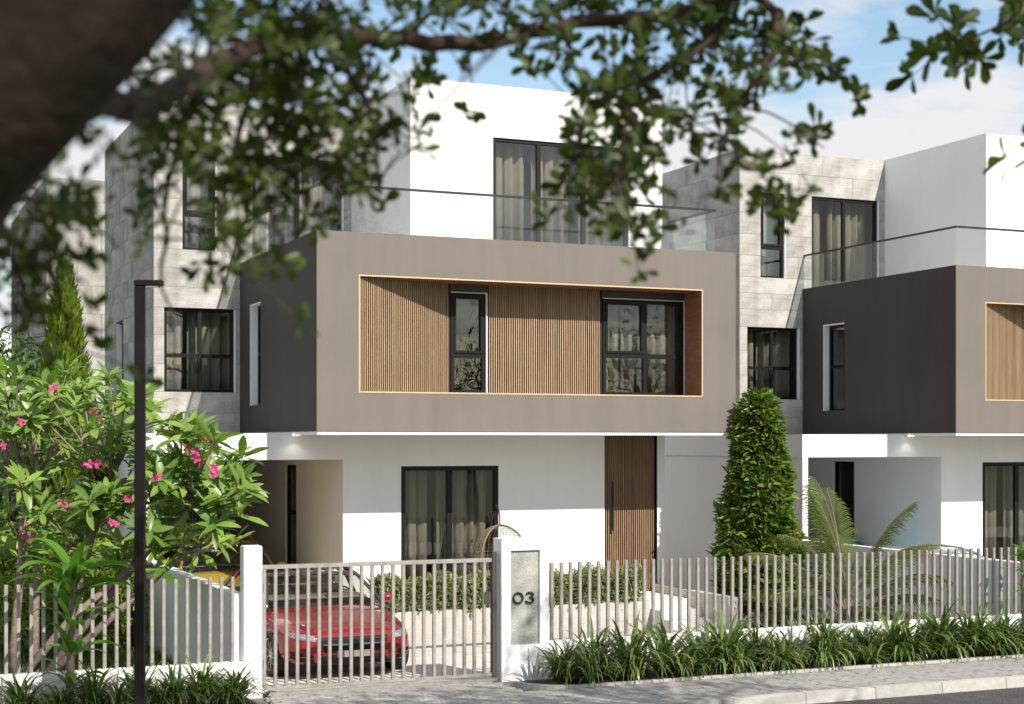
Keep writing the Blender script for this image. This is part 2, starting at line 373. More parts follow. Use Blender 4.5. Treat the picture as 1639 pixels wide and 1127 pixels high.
M['wicker'] = plain('wicker', (0.17, 0.125, 0.085), 0.6, var=0.2, scale=30)
M['cushion'] = plain('white_cushion', (0.78, 0.76, 0.73), 0.9, var=0.03)
gm, gn, gl_, gb_ = new_mat('lit_downlight'); gb_.inputs['Emission Color'].default_value = (1, 0.95, 0.88, 1); gb_.inputs['Emission Strength'].default_value = 2; M['glow'] = gm
M['numeral'] = plain('dark_numeral', (0.035, 0.035, 0.033), 0.35, metal=0.5)

# ------------------------------------------------------------------ object helpers
def link(o): COL.objects.link(o); return o
def tag(o, label=None, cat=None, group=None, kind=None):
    if label: o['label'] = label
    if cat: o['category'] = cat
    if group: o['group'] = group
    if kind: o['kind'] = kind
    return o
def thing(name, label, cat, loc=(0, 0, 0), rz=0.0, group=None):
    o = link(bpy.data.objects.new(name, None)); o.location = loc; o.rotation_euler.z = rz
    o.empty_display_size = 0.2
    return tag(o, label, cat, group)
def obj_from(name, mesh, parent=None, mat=None):
    o = link(bpy.data.objects.new(name, mesh))
    if mat is not None and not mesh.materials: mesh.materials.append(mat)
    if parent is not None: o.parent = parent
    return o
def copy_tree(o, parent=None):
    c = o.copy(); COL.objects.link(c)
    if parent is not None:
        c.parent = parent
    for ch in list(o.children): copy_tree(ch, c)
    return c

class MB:
    def __init__(self): self.v = []; self.f = []; self.m = []
    def quad(self, a, b, c, d, m=0):
        i = len(self.v); self.v += [tuple(a), tuple(b), tuple(c), tuple(d)]; self.f.append((i, i+1, i+2, i+3)); self.m.append(m)
    def box(self, x0, x1, y0, y1, z0, z1, m=0, T=None):
        i = len(self.v)
        p = [(x0, y0, z0), (x1, y0, z0), (x1, y1, z0), (x0, y1, z0), (x0, y0, z1), (x1, y0, z1), (x1, y1, z1), (x0, y1, z1)]
        if T is not None: p = [tuple(T @ Vector(q)) for q in p]
        self.v += p
        for q in ((0, 3, 2, 1), (4, 5, 6, 7), (0, 1, 5, 4), (1, 2, 6, 5), (2, 3, 7, 6), (3, 0, 4, 7)):
            self.f.append(tuple(i+k for k in q)); self.m.append(m)
    def tube(self, pts, rad, n=6, m=0, cap=True, closed=False):
        pts = [Vector(p) for p in pts]; N = len(pts)
        if not hasattr(rad, '__len__'): rad = [rad]*N
        base = len(self.v); ref = None
        for k, p in enumerate(pts):
            if closed: t = pts[(k+1) % N]-pts[k-1]
            else: t = pts[min(k+1, N-1)]-pts[max(k-1, 0)]
            if t.length < 1e-9: t = Vector((0, 0, 1))
            t.normalize()
            if ref is None: ref = Vector((0, 0, 1)) if abs(t.z) < 0.9 else Vector((1, 0, 0))
            a = t.cross(ref)
            if a.length < 1e-6: a = t.orthogonal()
            a.normalize(); b = a.cross(t); ref = b
            for j in range(n):
                q = 2*PI*j/n
                self.v.append(tuple(p+(a*math.cos(q)+b*math.sin(q))*rad[k]))
        for k in range(N if closed else N-1):
            k2 = (k+1) % N
            for j in range(n):
                self.f.append((base+k*n+j, base+k*n+(j+1) % n, base+k2*n+(j+1) % n, base+k2*n+j)); self.m.append(m)
        if cap and not closed:
            self.f.append(tuple(base+j for j in reversed(range(n)))); self.m.append(m)
            self.f.append(tuple(base+(N-1)*n+j for j in range(n))); self.m.append(m)
    def lathe(self, prof, n=24, m=0, T=None, closed=False):
        """profile (r, h) spun about local z"""
        base = len(self.v); K = len(prof)
        for r, h in prof:
            for j in range(n):
                a = 2*PI*j/n; p = Vector((r*math.cos(a), r*math.sin(a), h))
                if T is not None: p = T @ p
                self.v.append(tuple(p))
        for k in range(K if closed else K-1):
            k2 = (k+1) % K
            for j in range(n):
                self.f.append((base+k*n+j, base+k*n+(j+1) % n, base+k2*n+(j+1) % n, base+k2*n+j)); self.m.append(m)
    def mesh(self, name, mats, smooth=False):
        me = bpy.data.meshes.new(name); me.from_pydata(self.v, [], self.f)
        for x in (mats if isinstance(mats, (list, tuple)) else [mats]): me.materials.append(x)
        if any(self.m): me.polygons.foreach_set('material_index', self.m)
        if smooth: me.polygons.foreach_set('use_smooth', [True]*len(me.polygons))
        me.update(); return me
    def build(self, name, mats, parent=None, smooth=False, bevel=0.0):
        me = self.mesh(name, mats, smooth)
        if bevel: bevel_mesh(me, bevel)
        return obj_from(name, me, parent)

def bevel_mesh(me, w, seg=2):
    bm = bmesh.new(); bm.from_mesh(me)
    bmesh.ops.remove_doubles(bm, verts=bm.verts, dist=1e-5)
    ed = [e for e in bm.edges if len(e.link_faces) == 2 and e.calc_face_angle(0) > 0.5]
    bmesh.ops.bevel(bm, geom=ed, offset=w, segments=seg, affect='EDGES', clamp_overlap=True)
    bm.to_mesh(me); bm.free(); me.update()

def wall_mb(axis, a0, a1, z0, z1, t0, t1, holes=(), mb=None, side_mat=None):
    """slab in the plane across `axis` ('Y': spans X,Z; 'X': spans Y,Z), thickness t0..t1, with rectangular holes, no inner faces"""
    mb = mb or MB()
    A = sorted({a0, a1, *[min(max(h[k], a0), a1) for h in holes for k in (0, 1)]})
    Z = sorted({z0, z1, *[min(max(h[k], z0), z1) for h in holes for k in (2, 3)]})
    def full(i, j):
        if i < 0 or j < 0 or i >= len(A)-1 or j >= len(Z)-1: return False
        a, z = (A[i]+A[i+1])/2, (Z[j]+Z[j+1])/2
        return not any(h[0] < a < h[1] and h[2] < z < h[3] for h in holes)
    P = (lambda a, t, z: (a, t, z)) if axis == 'Y' else (lambda a, t, z: (t, a, z))
    def q(p, m): 
        mb.quad(*p, m)
    for i in range(len(A)-1):
        for j in range(len(Z)-1):
            if not full(i, j): continue
            a, b, c, d = A[i], A[i+1], Z[j], Z[j+1]
            q([P(a, t0, c), P(b, t0, c), P(b, t0, d), P(a, t0, d)], 0)
            q([P(a, t1, c), P(a, t1, d), P(b, t1, d), P(b, t1, c)], 0)
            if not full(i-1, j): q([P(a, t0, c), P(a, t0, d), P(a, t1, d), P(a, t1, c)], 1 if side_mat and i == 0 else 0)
            if not full(i+1, j): q([P(b, t0, c), P(b, t1, c), P(b, t1, d), P(b, t0, d)], 0)
            if not full(i, j-1): q([P(a, t0, c), P(a, t1, c), P(b, t1, c), P(b, t0, c)], 0)
            if not full(i, j+1): q([P(a, t0, d), P(b, t0, d), P(b, t1, d), P(a, t1, d)], 0)
    return mb

def wall(name, mat, parent, *args, holes=(), side_mat=None):
    mb = wall_mb(*args, holes=holes, side_mat=side_mat)
    me = mb.mesh(name, [mat, side_mat] if side_mat else mat)
    bm = bmesh.new(); bm.from_mesh(me)
    bmesh.ops.remove_doubles(bm, verts=bm.verts, dist=1e-5)
    bmesh.ops.recalc_face_normals(bm, faces=bm.faces)
    bm.to_mesh(me); bm.free()
    return obj_from(name, me, parent)

def window(parent, axis, a0, a1, z0, z1, t, mulls=(), trans=(), name='window', fw=0.055, fd=0.07, sash=(), handle=None):
    """framed window set at plane t; frame is the part, panes and handle its sub-parts"""
    P = (lambda a, b, c, d, e, f, mb: mb.box(a, b, c, d, e, f)) if axis == 'Y' else (lambda a, b, c, d, e, f, mb: mb.box(c, d, a, b, e, f))
    fr = MB()
    P(a0, a0+fw, t, t+fd, z0, z1, fr); P(a1-fw, a1, t, t+fd, z0, z1, fr)
    P(a0+fw, a1-fw, t, t+fd, z1-fw, z1, fr); P(a0+fw, a1-fw, t, t+fd, z0, z0+fw*0.8, fr)
    for mpos in mulls: P(mpos-fw*0.62, mpos+fw*0.62, t+0.004, t+fd-0.004, z0+fw*0.8, z1-fw, fr)
    cols = sorted([a0+fw, a1-fw, *mulls])
    for tr in trans:
        for ca, cb in zip(cols[:-1], cols[1:]):
            ca2 = ca+(fw*0.62 if ca in mulls else 0); cb2 = cb-(fw*0.62 if cb in mulls else 0)
            P(ca2, cb2, t+0.008, t+fd-0.008, tr-fw*0.62, tr+fw*0.62, fr)
    # opening sashes: inner rim standing proud
    for (b0, b1, y0, y1) in sash:
        w = 0.04
        P(b0, b0+w, t-0.012, t+fd-0.02, y0, y1, fr); P(b1-w, b1, t-0.012, t+fd-0.02, y0, y1, fr)
        P(b0+w, b1-w, t-0.012, t+fd-0.02, y1-w, y1, fr); P(b0+w, b1-w, t-0.012, t+fd-0.02, y0, y0+w, fr)
    root = fr.build(name, M['frame'], parent)
    rows = sorted([z0+fw*0.8, z1-fw, *trans])
    for ca, cb in zip(cols[:-1], cols[1:]):
        for ra, rb in zip(rows[:-1], rows[1:]):
            g = MB(); P(ca, cb, t+fd*0.45, t+fd*0.45+0.006, ra, rb, g)
            # keep only the two big sheets' outer face so that light passes one surface
            me = g.mesh('pane', M['glass'])
            obj_from('pane', me, root)
    if handle:
        h = MB(); a, z = handle
        P(a-0.012, a+0.012, t-0.035, t-0.012, z-0.07, z+0.07, h); h.build('handle', M['frame'], root)
    return root

def curtain(label, axis, a0, a1, z0, z1, t, gaps=(), mat='curtain', amp=0.045, wl=0.21, seed=0, group=None):
    """pleated curtain: wavy cloth with real thickness"""
    rr = random.Random(seed); mb = MB()
    spans = []; x = a0
    for g0, g1 in gaps:
        spans.append((x, g0)); x = g1
    spans.append((x, a1))
    for s0, s1 in spans:
        n = max(8, int((s1-s0)/0.012)); prev = None; ph = rr.random()*6
        for th_ in (0,):
            cols = []
            for k in range(n+1):
                a = s0+(s1-s0)*k/n
                u = (a-s0)/wl*2*PI+ph+0.6*math.sin((a-s0)*3.1+ph)
                off = amp*math.sin(u)+0.25*amp*math.sin(2.3*u+1)
                cols.append((a+0.02*math.cos(u), t+off))
            for (p, q) in zip(cols[:-1], cols[1:]):
                e = 0.004
                if axis == 'Y':
                    mb.quad((p[0], p[1], z0), (q[0], q[1], z0), (q[0], q[1], z1), (p[0], p[1], z1))
                else:
                    mb.quad((p[1], p[0], z0), (q[1], q[0], z0), (q[1], q[0], z1), (p[1], p[0], z1))
    me = mb.mesh('curtain', M[mat], True)
    bm = bmesh.new(); bm.from_mesh(me); bmesh.ops.remove_doubles(bm, verts=bm.verts, dist=1e-5); bm.to_mesh(me); bm.free()
    me.polygons.foreach_set('use_smooth', [True]*len(me.polygons))
    o = obj_from('curtain', me)
    sm = o.modifiers.new('thickness', 'SOLIDIFY'); sm.thickness = 0.004
    return tag(o, label, 'curtain', group)

# ================================================================== THE SETTING
S = 11.849                       # spacing of the houses along the street
YF = -4.5                        # fence line
def sheet(name, mat, x0, x1, y0, y1, z, kind='structure', n=1):
    mb = MB(); mb.quad((x0, y0, z), (x1, y0, z), (x1, y1, z), (x0, y1, z))
    return tag(mb.build(name, mat), kind=kind)
sheet('ground', M['ground'], -400, 400, -400, 400, -0.30)
mb = MB(); mb.box(-60, 60, -13.2, -6.93, -0.28, -0.13); tag(mb.build('road', M['asphalt']), kind='structure')
# yard behind the fence (drive slabs are laid on it)
mb = MB(); mb.box(-2.12, 9.45, -4.38, 14, -0.29, -0.165); tag(mb.build('yard', M['joint']), kind='structure')
mb = MB(); mb.box(-40, -2.32, -4.38, 14, -0.29, -0.06); tag(mb.build('lawn', M['lawn_base']), kind='structure')
# kerb stones and pavement
pave = MB(); pave.box(-30, 30, -6.80, -4.5, -0.28, -0.035)
pave = tag(pave.build('pavement', M['joint']), kind='structure')
kx = -12.0
kerb_mes = {}
while kx < 14:
    w = 1.0
    mbk = MB(); mbk.box(0.0015, w-0.0015, 0, 0.13, -0.15, 0.0)
    if 'k' not in kerb_mes:
        me = mbk.mesh('kerb_stone', M['kerb']); bevel_mesh(me, 0.006); kerb_mes['k'] = me
    o = obj_from('kerb_stone', kerb_mes['k'], pave); o.location = (kx, -6.93, random.uniform(-0.003, 0.003))
    kx += w
# pavers: 300 nearest the eye as stones of their own, the rest joined
pl, pw = 0.2, 0.1
stones = []
row = 0; y = -6.79
while y < -4.52:
    x = -12 + (0.1 if row % 2 else 0)
    while x < 16:
        cx_, cy_ = x+pl/2, y+pw/2
        inpath = cy_ < -5.49
        indrive = (-1.93 < cx_ < 0.98) and cy_ < -4.55
        if inpath or indrive:
            p = Vector((cx_, cy_, 0)); d = depth(p)
            k = (_c*(cx_-CX)-_s*(cy_-CY))/d*F_PX+819.5; py = HOR+F_PX*3.0/d
            vis = -60 < k < 1700 and py < 1150
            stones.append((0 if vis else 1, d, cx_, cy_, vis))
        x += pl
    row += 1; y += pw
stones.sort(key=lambda q: (q[0], q[1]))
mbp = MB(); mbp.box(-pl/2+0.003, pl/2-0.003, -pw/2+0.003, pw/2-0.003, -0.05, 0)
pm_ = mbp.mesh('paver', M['paver']); bevel_mesh(pm_, 0.006, 1)
rest = MB()
for i, (vv, d, x, y, vis) in enumerate(stones):
    z = random.uniform(-0.004, 0.003)
    if i < 300:
        o = obj_from('paver', pm_, pave); o.location = (x, y, z); o.rotation_euler = (random.uniform(-.012, .012), random.uniform(-.008, .008), random.uniform(-.01, .01))
    elif vis or abs(x) < 9:
        rest.box(x-pl/2+0.003, x+pl/2-0.003, y-pw/2+0.003, y+pw/2-0.003, -0.05, z)
tag(rest.build('paver_field', M['paver'], pave), kind='stuff')
# planting beds in front of the low walls, edged with a thin stone kerb
def bed(x0, x1, name):
    b_ = MB(); b_.box(x0, x1, -5.42, -4.60, -0.2, 0.015)
    return tag(b_.build(name, M['soil']), kind='structure')
bed(1.75, 24, 'planting_bed'); bed(-14, -2.2, 'planting_bed')
e = MB(); e.box(1.75, 24, -5.48, -5.42, -0.1, 0.03)
arc = [(1.75-0.62*math.sin(t), -4.86-0.59*math.cos(t)) for t in np.linspace(0, PI/2, 12)]
for (p, q) in zip(arc[:-1], arc[1:]):
    dn = Vector((q[0]-p[0], q[1]-p[1], 0)).normalized(); nn = Vector((-dn.y, dn.x, 0))*0.03
    P_, Q_ = Vector((*p, 0)), Vector((*q, 0))
    for zz in (0.03,):
        e.quad(P_-nn+Vector((0, 0, zz)), P_+nn+Vector((0, 0, zz)), Q_+nn+Vector((0, 0, zz)), Q_-nn+Vector((0, 0, zz)))
    e.quad(P_+nn+Vector((0, 0, -.1)), Q_+nn+Vector((0, 0, -.1)), Q_+nn+Vector((0, 0, .03)), P_+nn+Vector((0, 0, .03)))
    e.quad(P_-nn+Vector((0, 0, -.1)), P_-nn+Vector((0, 0, .03)), Q_-nn+Vector((0, 0, .03)), Q_-nn+Vector((0, 0, -.1)))
tag(e.build('bed_edging', M['kerb']), kind='structure')
cb_ = MB()
ctr = (1.75, -4.86)
for (p, q) in zip(arc[:-1], arc[1:]):
    cb_.quad((*ctr, 0.012), (*p, 0.012), (*q, 0.012), (*ctr, 0.012))
tag(cb_.build('bed_corner_soil', M['soil']), kind='structure')
e = MB(); e.box(-14, -2.2, -5.48, -5.42, -0.1, 0.03); tag(e.build('bed_edging', M['kerb']), kind='structure')
# opposite pavement across the road
mb = MB(); mb.box(-60, 60, -17.5, -13.2, -0.29, 0.0); tag(mb.build('far_pavement', M['kerb']), kind='structure')

# ================================================================== THE HOUSES
def slat(parent, me, x, y, z, rz=0.0):
    o = obj_from('slat', me, parent); o.location = (x, y, z); o.rotation_euler.z = rz; return o

ZB, ZT, W = 3.144, 6.156, 7.264
DEP = 4.86
XC0, XC1, ZC = -1.52, 2.069, 8.96
XR, YW, ZW = 6.77, 1.648, 8.977
ROW = [3.13, 3.49, 3.86, 4.35, 4.85, 5.335, 5.70, 6.03, 6.36, 6.80, 7.24, 7.68, 8.10, 8.53, ZC]

def townhouse(name, label, rnd):
    h = thing(name, label, 'house')
    # --- projecting upper box
    R0, R1, RZ0, RZ1 = 0.654, 6.632, 3.728, 5.515
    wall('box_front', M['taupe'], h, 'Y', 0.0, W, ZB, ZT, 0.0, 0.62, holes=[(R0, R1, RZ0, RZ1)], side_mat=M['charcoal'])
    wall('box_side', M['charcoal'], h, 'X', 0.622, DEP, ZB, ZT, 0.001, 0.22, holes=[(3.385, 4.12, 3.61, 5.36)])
    wall('box_side', M['taupe'], h, 'X', 0.622, DEP, ZB, ZT, W-0.22, W-0.001)
    m_ = MB(); m_.box(0.012, W-0.012, 0.015, DEP, ZB-0.052, ZB-0.002); m_.build('soffit', M['white_trim'], h)
    m_ = MB(); m_.box(0.222, W-0.222, 0.622, DEP, 5.78, 5.90); m_.build('terrace_floor', M['slab'], h)
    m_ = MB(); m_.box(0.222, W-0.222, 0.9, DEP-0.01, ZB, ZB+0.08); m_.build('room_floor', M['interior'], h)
    # recess lining
    ln = MB(); ln.box(R0+0.02, R1-0.02, 0.012, 0.60, RZ1-0.02, RZ1-0.001)
    ln.box(R1-0.02, R1-0.001, 0.012, 0.60, RZ0+0.02, RZ1-0.02)
    ln.box(R0+0.02, R1-0.02, 0.012, 0.60, RZ0+0.001, RZ0+0.02)
    ln.build('recess_lining', M['lining'], h)
    le = MB(); le.box(R0+0.001, R0+0.022, -0.006, 0.012, RZ0, RZ1); le.box(R1-0.022, R1-0.001, -0.006, 0.012, RZ0, RZ1)
    le.box(R0+0.022, R1-0.022, -0.006, 0.012, RZ1-0.022, RZ1-0.001); le.box(R0+0.022, R1-0.022, -0.006, 0.012, RZ0+0.001, RZ0+0.022)
    le.build('recess_trim', M['lining_edge'], h)
    # backing wall behind slats with the two window openings
    wL0, wL1, wR0, wR1, wz0, wz1 = 2.375, 2.975, 5.075, 6.605, 3.765, 5.36
    wall('slat_backing', M['back_board'], h, 'Y', 2.30, R1-0.0005, RZ0, RZ1, 0.624, 0.80, holes=[(wL0, wL1, wz0, wz1), (wR0, wR1, wz0, wz1)])
    ax, ay, bx, by = R0+0.024, 0.05, 2.345, 0.635
    ang = math.atan2(by-ay, bx-ax); L_ = math.hypot(bx-ax, by-ay)
    bk = MB(); T = Matrix.Translation((ax, ay, 0)) @ Matrix.Rotation(ang, 4, 'Z')
    bk.box(0, L_, 0, 0.05, RZ0+0.021, RZ1-0.021, T=T); bk.build('slat_backing', M['back_board'], h)
    s_ = MB(); s_.box(-0.0086, 0.0086, -0.017, -0.001, RZ0+0.021, RZ1-0.021); sme = s_.mesh('slat', M['slat'])
    n_ = 43
    for k in range(n_):
        u = (k+0.5)/n_*L_
        slat(h, sme, ax+math.cos(ang)*u, ay+math.sin(ang)*u, 0, ang)
    s_ = MB(); s_.box(-0.0084, 0.0084, -0.028, -0.001, RZ0+0.021, RZ1-0.021); sme2 = s_.mesh('slat', M['slat'])
    n_ = 51
    for k in range(n_): slat(h, sme2, 3.025+(k+0.5)/n_*2.0, 0.624, 0)
    # dark head panels over the two windows
    for a, b in ((wL0-0.01, wL1+0.03), (wR0-0.02, R1-0.022)):
        m_ = MB(); m_.box(a, b, 0.585, 0.622, wz1+0.012, RZ1-0.022); m_.build('head_panel', M['head'], h)
    for a, b in ((wL0, wL1), (wR0, wR1)):
        m_ = MB(); m_.box(b-0.001, b+0.022, 0.575, 0.70, wz0, wz1); m_.box(a, b+0.022, 0.575, 0.66, wz1-0.002, wz1+0.011)
        m_.build('reveal', M['white_trim'], h)
    window(h, 'Y', wL0+0.002, wL1-0.003, wz0, wz1-0.003, 0.60, trans=[4.36], sash=[(wL0+0.05, wL1-0.05, 4.40, wz1-0.05)], fw=0.06)
    window(h, 'Y', wR0+0.002, wR1-0.003, wz0, wz1-0.003, 0.60, mulls=[5.87], trans=[4.42], sash=[(wR0+0.05, 5.83, 4.46, wz1-0.05)], fw=0.06)
    # side window of the box, with its pale reveal
    m_ = MB(); m_.box(0.002, 0.215, 4.098, 4.119, 3.612, 5.358); m_.box(0.002, 0.215, 3.387, 4.098, 5.340, 5.358); m_.build('reveal', M['white_trim'], h)
    window(h, 'X', 3.388, 4.096, 3.612, 5.338, 0.135, trans=[4.50], fw=0.05)
    # --- balustrade of the roof terrace
    bal = MB(); zr = 6.868
    bal.box(0.025, 6.90, 0.022, 0.062, zr-0.036, zr); bal.box(0.025, 0.062, 0.062, DEP, zr-0.036, zr); bal.box(6.86, 6.90, 0.062, YW-0.004, zr-0.036, zr)
    balo = bal.build('handrail', M['black_steel'], h)
    xs = [0.05, 1.4, 2.75, 4.1, 5.45, 6.88]
    for a, b in zip(xs[:-1], xs[1:]):
        g = MB(); g.box(a+0.004, b-0.004, 0.036, 0.048, ZT+0.004, zr-0.037); g.build('glass_panel', M['rail_glass'], balo)
    ys = [0.06, 1.26, 2.46, 3.66, DEP-0.01]
    for a, b in zip(ys[:-1], ys[1:]):
        g = MB(); g.box(0.036, 0.048, a+0.004, b-0.004, ZT+0.004, zr-0.037); g.build('glass_panel', M['rail_glass'], balo)
    g = MB(); g.box(6.874, 6.886, 0.07, 0.80, ZT+0.004, zr-0.037); g.build('glass_panel', M['rail_glass'], balo)
    g = MB(); g.box(6.874, 6.886, 0.81, YW-0.01, ZT+0.004, zr-0.037); g.build('glass_panel', M['rail_glass'], balo)
    # --- concrete block: core wall plus cast panels with open joints
    n1, n2 = (-1.015, -0.415, 6.36, 8.10), (0.23, 1.92, 5.92, 8.10)
    n3 = (-1.335, -0.072, 3.86, 5.335); nS = (8.02, 8.76, 4.0, 5.30)
    wall('concrete_core', M['concrete_core'], h, 'Y', XC0+0.03, XC1, 3.12, ZC-0.01, DEP+0.03, DEP+0.25, holes=[n1, n2, n3])
    wall('concrete_core', M['concrete_core'], h, 'X', DEP+0.25, 10.24, 3.12, ZC-0.01, XC0+0.03, XC0+0.25, holes=[nS])
    wall('rear_wall', M['concrete_core'], h, 'Y', XC0+0.03, 6.6, 3.12, ZC-0.01, 10.24, 10.45)
    m_ = MB(); m_.box(XC0+0.25, XC1, DEP+0.25, 10.24, 8.6, 8.75); m_.build('roof_slab', M['concrete_core'], h)
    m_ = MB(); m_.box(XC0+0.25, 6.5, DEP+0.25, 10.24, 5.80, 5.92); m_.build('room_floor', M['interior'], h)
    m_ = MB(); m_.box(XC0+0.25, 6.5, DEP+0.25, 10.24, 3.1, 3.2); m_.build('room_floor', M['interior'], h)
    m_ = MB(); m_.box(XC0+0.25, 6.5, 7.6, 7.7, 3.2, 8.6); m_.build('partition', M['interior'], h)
    cache = {}
    def panel(axis, a0, a1, z0, z1):
        g = 0.0022
        key = (axis, round(a1-a0, 3), round(z1-z0, 3))
        if key not in cache:
            b_ = MB()
            if axis == 'Y': b_.box(g, a1-a0-g, 0, 0.031, g, z1-z0-g)
            else: b_.box(0, 0.031, g, a1-a0-g, g, z1-z0-g)
            cache[key] = b_.mesh('concrete_panel', M['concrete'])
        o = obj_from('concrete_panel', cache[key], h)
        j = rnd.uniform(-0.003, 0.003)
        o.location = (a0, DEP+j, z0) if axis == 'Y' else (XC0+j, a0, z0)
    def clad(axis, a0, a1, holes, joints):
        for r, (z0, z1) in enumerate(zip(ROW[:-1], ROW[1:])):
            zm = (z0+z1)/2
            cut = sorted((max(x[0], a0), min(x[1], a1)) for x in holes if x[2] < zm < x[3])
            spans = []; x = a0
            for c0, c1 in cut:
                if c0-x > 0.02: spans.append((x, c0))
                x = c1
            if a1-x > 0.02: spans.append((x, a1))
            js = joints[r % len(joints)]
            for s0, s1 in spans:
                pts = [s0]+[j for j in js if s0+0.18 < j < s1-0.18]+[s1]
                for p, q in zip(pts[:-1], pts[1:]): panel(axis, p, q, z0, z1)
    clad('Y', XC0, XC1, [n1, n2, n3], [[-0.1, 1.25], [0.5], [-0.75, 0.9], [0.15, 1.6]])
    clad('X', DEP+0.034, 10.24, [nS], [[6.2, 7.9, 9.3], [5.7, 7.1, 8.6], [6.6, 8.2, 9.6]])
    for (a0, a1, z0, z1) in (n1, n2, n3):
        m_ = MB(); m_.box(a1-0.024, a1-0.001, DEP-0.006, DEP+0.16, z0+0.002, z1-0.002); m_.build('reveal', M['white_trim'], h)
    window(h, 'Y', n1[0], n1[1]-0.024, n1[2], n1[3], DEP+0.05, trans=[6.98], sash=[(n1[0]+0.05, n1[1]-0.075, 7.02, 8.05)], fw=0.05)
    window(h, 'Y', n2[0], n2[1]-0.024, n2[2], n2[3], DEP+0.04, mulls=[1.06], name='sliding_door', fw=0.06)
    window(h, 'Y', n3[0], n3[1]-0.024, n3[2], n3[3], DEP+0.07, mulls=[-0.70], trans=[4.50], fw=0.055)
    m_ = MB(); m_.box(XC0-0.001, XC0+0.2, nS[1]-0.024, nS[1]-0.001, nS[2], nS[3]); m_.build('reveal', M['white_trim'], h)
    window(h, 'X', nS[0], nS[1]-0.024, nS[2], nS[3], XC0+0.10, trans=[4.55], fw=0.05)
    # --- white roof volume
    wv = (3.542, 6.105, 5.92, 8.105)
    wall('white_wall', M['white'], h, 'Y', XC1, XR, 5.90, ZW, YW, YW+0.2, holes=[wv])
    wall('white_wall', M['white'], h, 'X', YW+0.2, 10.2, 5.90, ZW, XC1+0.001, XC1+0.2)
    wall('white_wall', M['white'], h, 'X', YW+0.2, 10.2, 3.0, ZW, XR-0.2, XR-0.001)
    m_ = MB(); m_.box(XC1+0.2, XR-0.2, YW+0.2, 10.2, 8.62, 8.75); m_.build('roof_slab', M['white'], h)
    m_ = MB(); m_.box(XC1+0.2, XR-0.2, 4.2, 4.3, 5.92, 8.6); m_.build('partition', M['interior'], h)
    window(h, 'Y', wv[0], wv[1], wv[2], wv[3], YW+0.03, mulls=[4.40, 5.25], name='sliding_door', fw=0.06)
    # --- ground floor
    gw = (1.857, 3.58, 0.375, 2.586); gd = (5.562, 6.594, 0.375, 3.087)
    wall('ground_floor_wall', M['white'], h, 'Y', 0.872, 6.74, -0.28, 3.089, 1.5, 1.7, holes=[gw, gd])
    wall('ground_floor_wall', M['white'], h, 'X', 1.7, 9.4, -0.28, 3.089, 0.873, 1.07, holes=[(4.28, 5.0, 0.75, 2.57)])
    wall('ground_floor_wall', M['white'], h, 'X', 1.7, 9.4, -0.28, 3.089, 6.54, 6.739)
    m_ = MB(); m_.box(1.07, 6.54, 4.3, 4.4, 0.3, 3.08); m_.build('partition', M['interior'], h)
    m_ = MB(); m_.box(1.07, 6.54, 1.7, 9.4, 0.25, 0.36); m_.build('room_floor', M['interior'], h)
    window(h, 'Y', gw[0], gw[1], gw[2], gw[3], 1.515, mulls=[2.71], name='sliding_door', fw=0.075)
    window(h, 'X', 4.28, 5.0, 0.75, 2.57, 0.90, trans=[1.72], fw=0.05)
    m_ = MB(); m_.box(1.12, 1.14, 4.2, 5.08, 0.6, 2.7); m_.build('dark_backdrop', M['head'], h)  # dark sheet added behind the carport side window so its panes look dark
    # entrance door of vertical slats
    dr = MB(); dr.box(gd[0]+0.002, gd[1]-0.002, 1.56, 1.62, gd[2], gd[3]-0.002)
    dr.box(gd[0]+0.002, gd[0]+0.03, 1.515, 1.56, gd[2], gd[3]-0.002); dr.box(gd[1]-0.024, gd[1]-0.002, 1.515, 1.56, gd[2], gd[3]-0.002)
    door = dr.build('door', M['frame'], h)
    s_ = MB(); s_.box(-0.0096, 0.0096, -0.024, -0.001, gd[2]+0.01, gd[3]-0.012); dme = s_.mesh('slat', M['slat_door'])
    for k in range(23): slat(door, dme, gd[0]+0.052+k*0.0418, 1.56, 0)
    hd = MB(); hd.box(5.70, 5.73, 1.465, 1.485, 1.45, 2.30); hd.box(5.70, 5.73, 1.485, 1.525, 1.55, 1.58); hd.box(5.70, 5.73, 1.485, 1.525, 2.17, 2.20)
    hd.build('handle', M['black_steel'], door)
    m_ = MB(); m_.lathe([(0.0, 0.0), (0.055, 0.0), (0.06, 0.006), (0.06, 0.02)], 20, T=Matrix.Translation((0.05, 1.34, ZB-0.064))); m_.build('downlight', M['glow'], h)
    # --- carport
    m_ = MB(); m_.box(-2.25, 0.872, 1.504, 1.72, 2.70, 3.118); m_.build('carport_beam', M['white'], h)
    m_ = MB(); m_.box(-2.25, 0.872, 1.72, 10.6, 2.86, 3.118); m_.build('carport_roof', M['white'], h)
    m_ = MB(); m_.box(-2.25, -2.13, 1.72, 10.6, 2.70, 2.86); m_.build('carport_beam', M['white'], h)
    m_ = MB(); m_.box(-2.247, -2.13, 1.504, 1.62, -0.28, 2.70); m_.build('carport_column', M['white'], h)
    m_ = MB(); m_.box(-2.222, -2.13, 1.62, 10.6, -0.28, 2.698); m_.build('carport_wall', M['white'], h)
    m_ = MB(); m_.box(-2.13, 0.873, 9.30, 9.40, -0.28, 2.86); m_.build('carport_wall', M['carport'], h)
    m_ = MB(); m_.box(-0.014, 0.014, 0, 0.04, -0.12, 2.84); cme = m_.mesh('slat', M['slat_dark'])
    for k in range(44): slat(h, cme, -2.09+k*0.067, 9.258, 0)
    return h

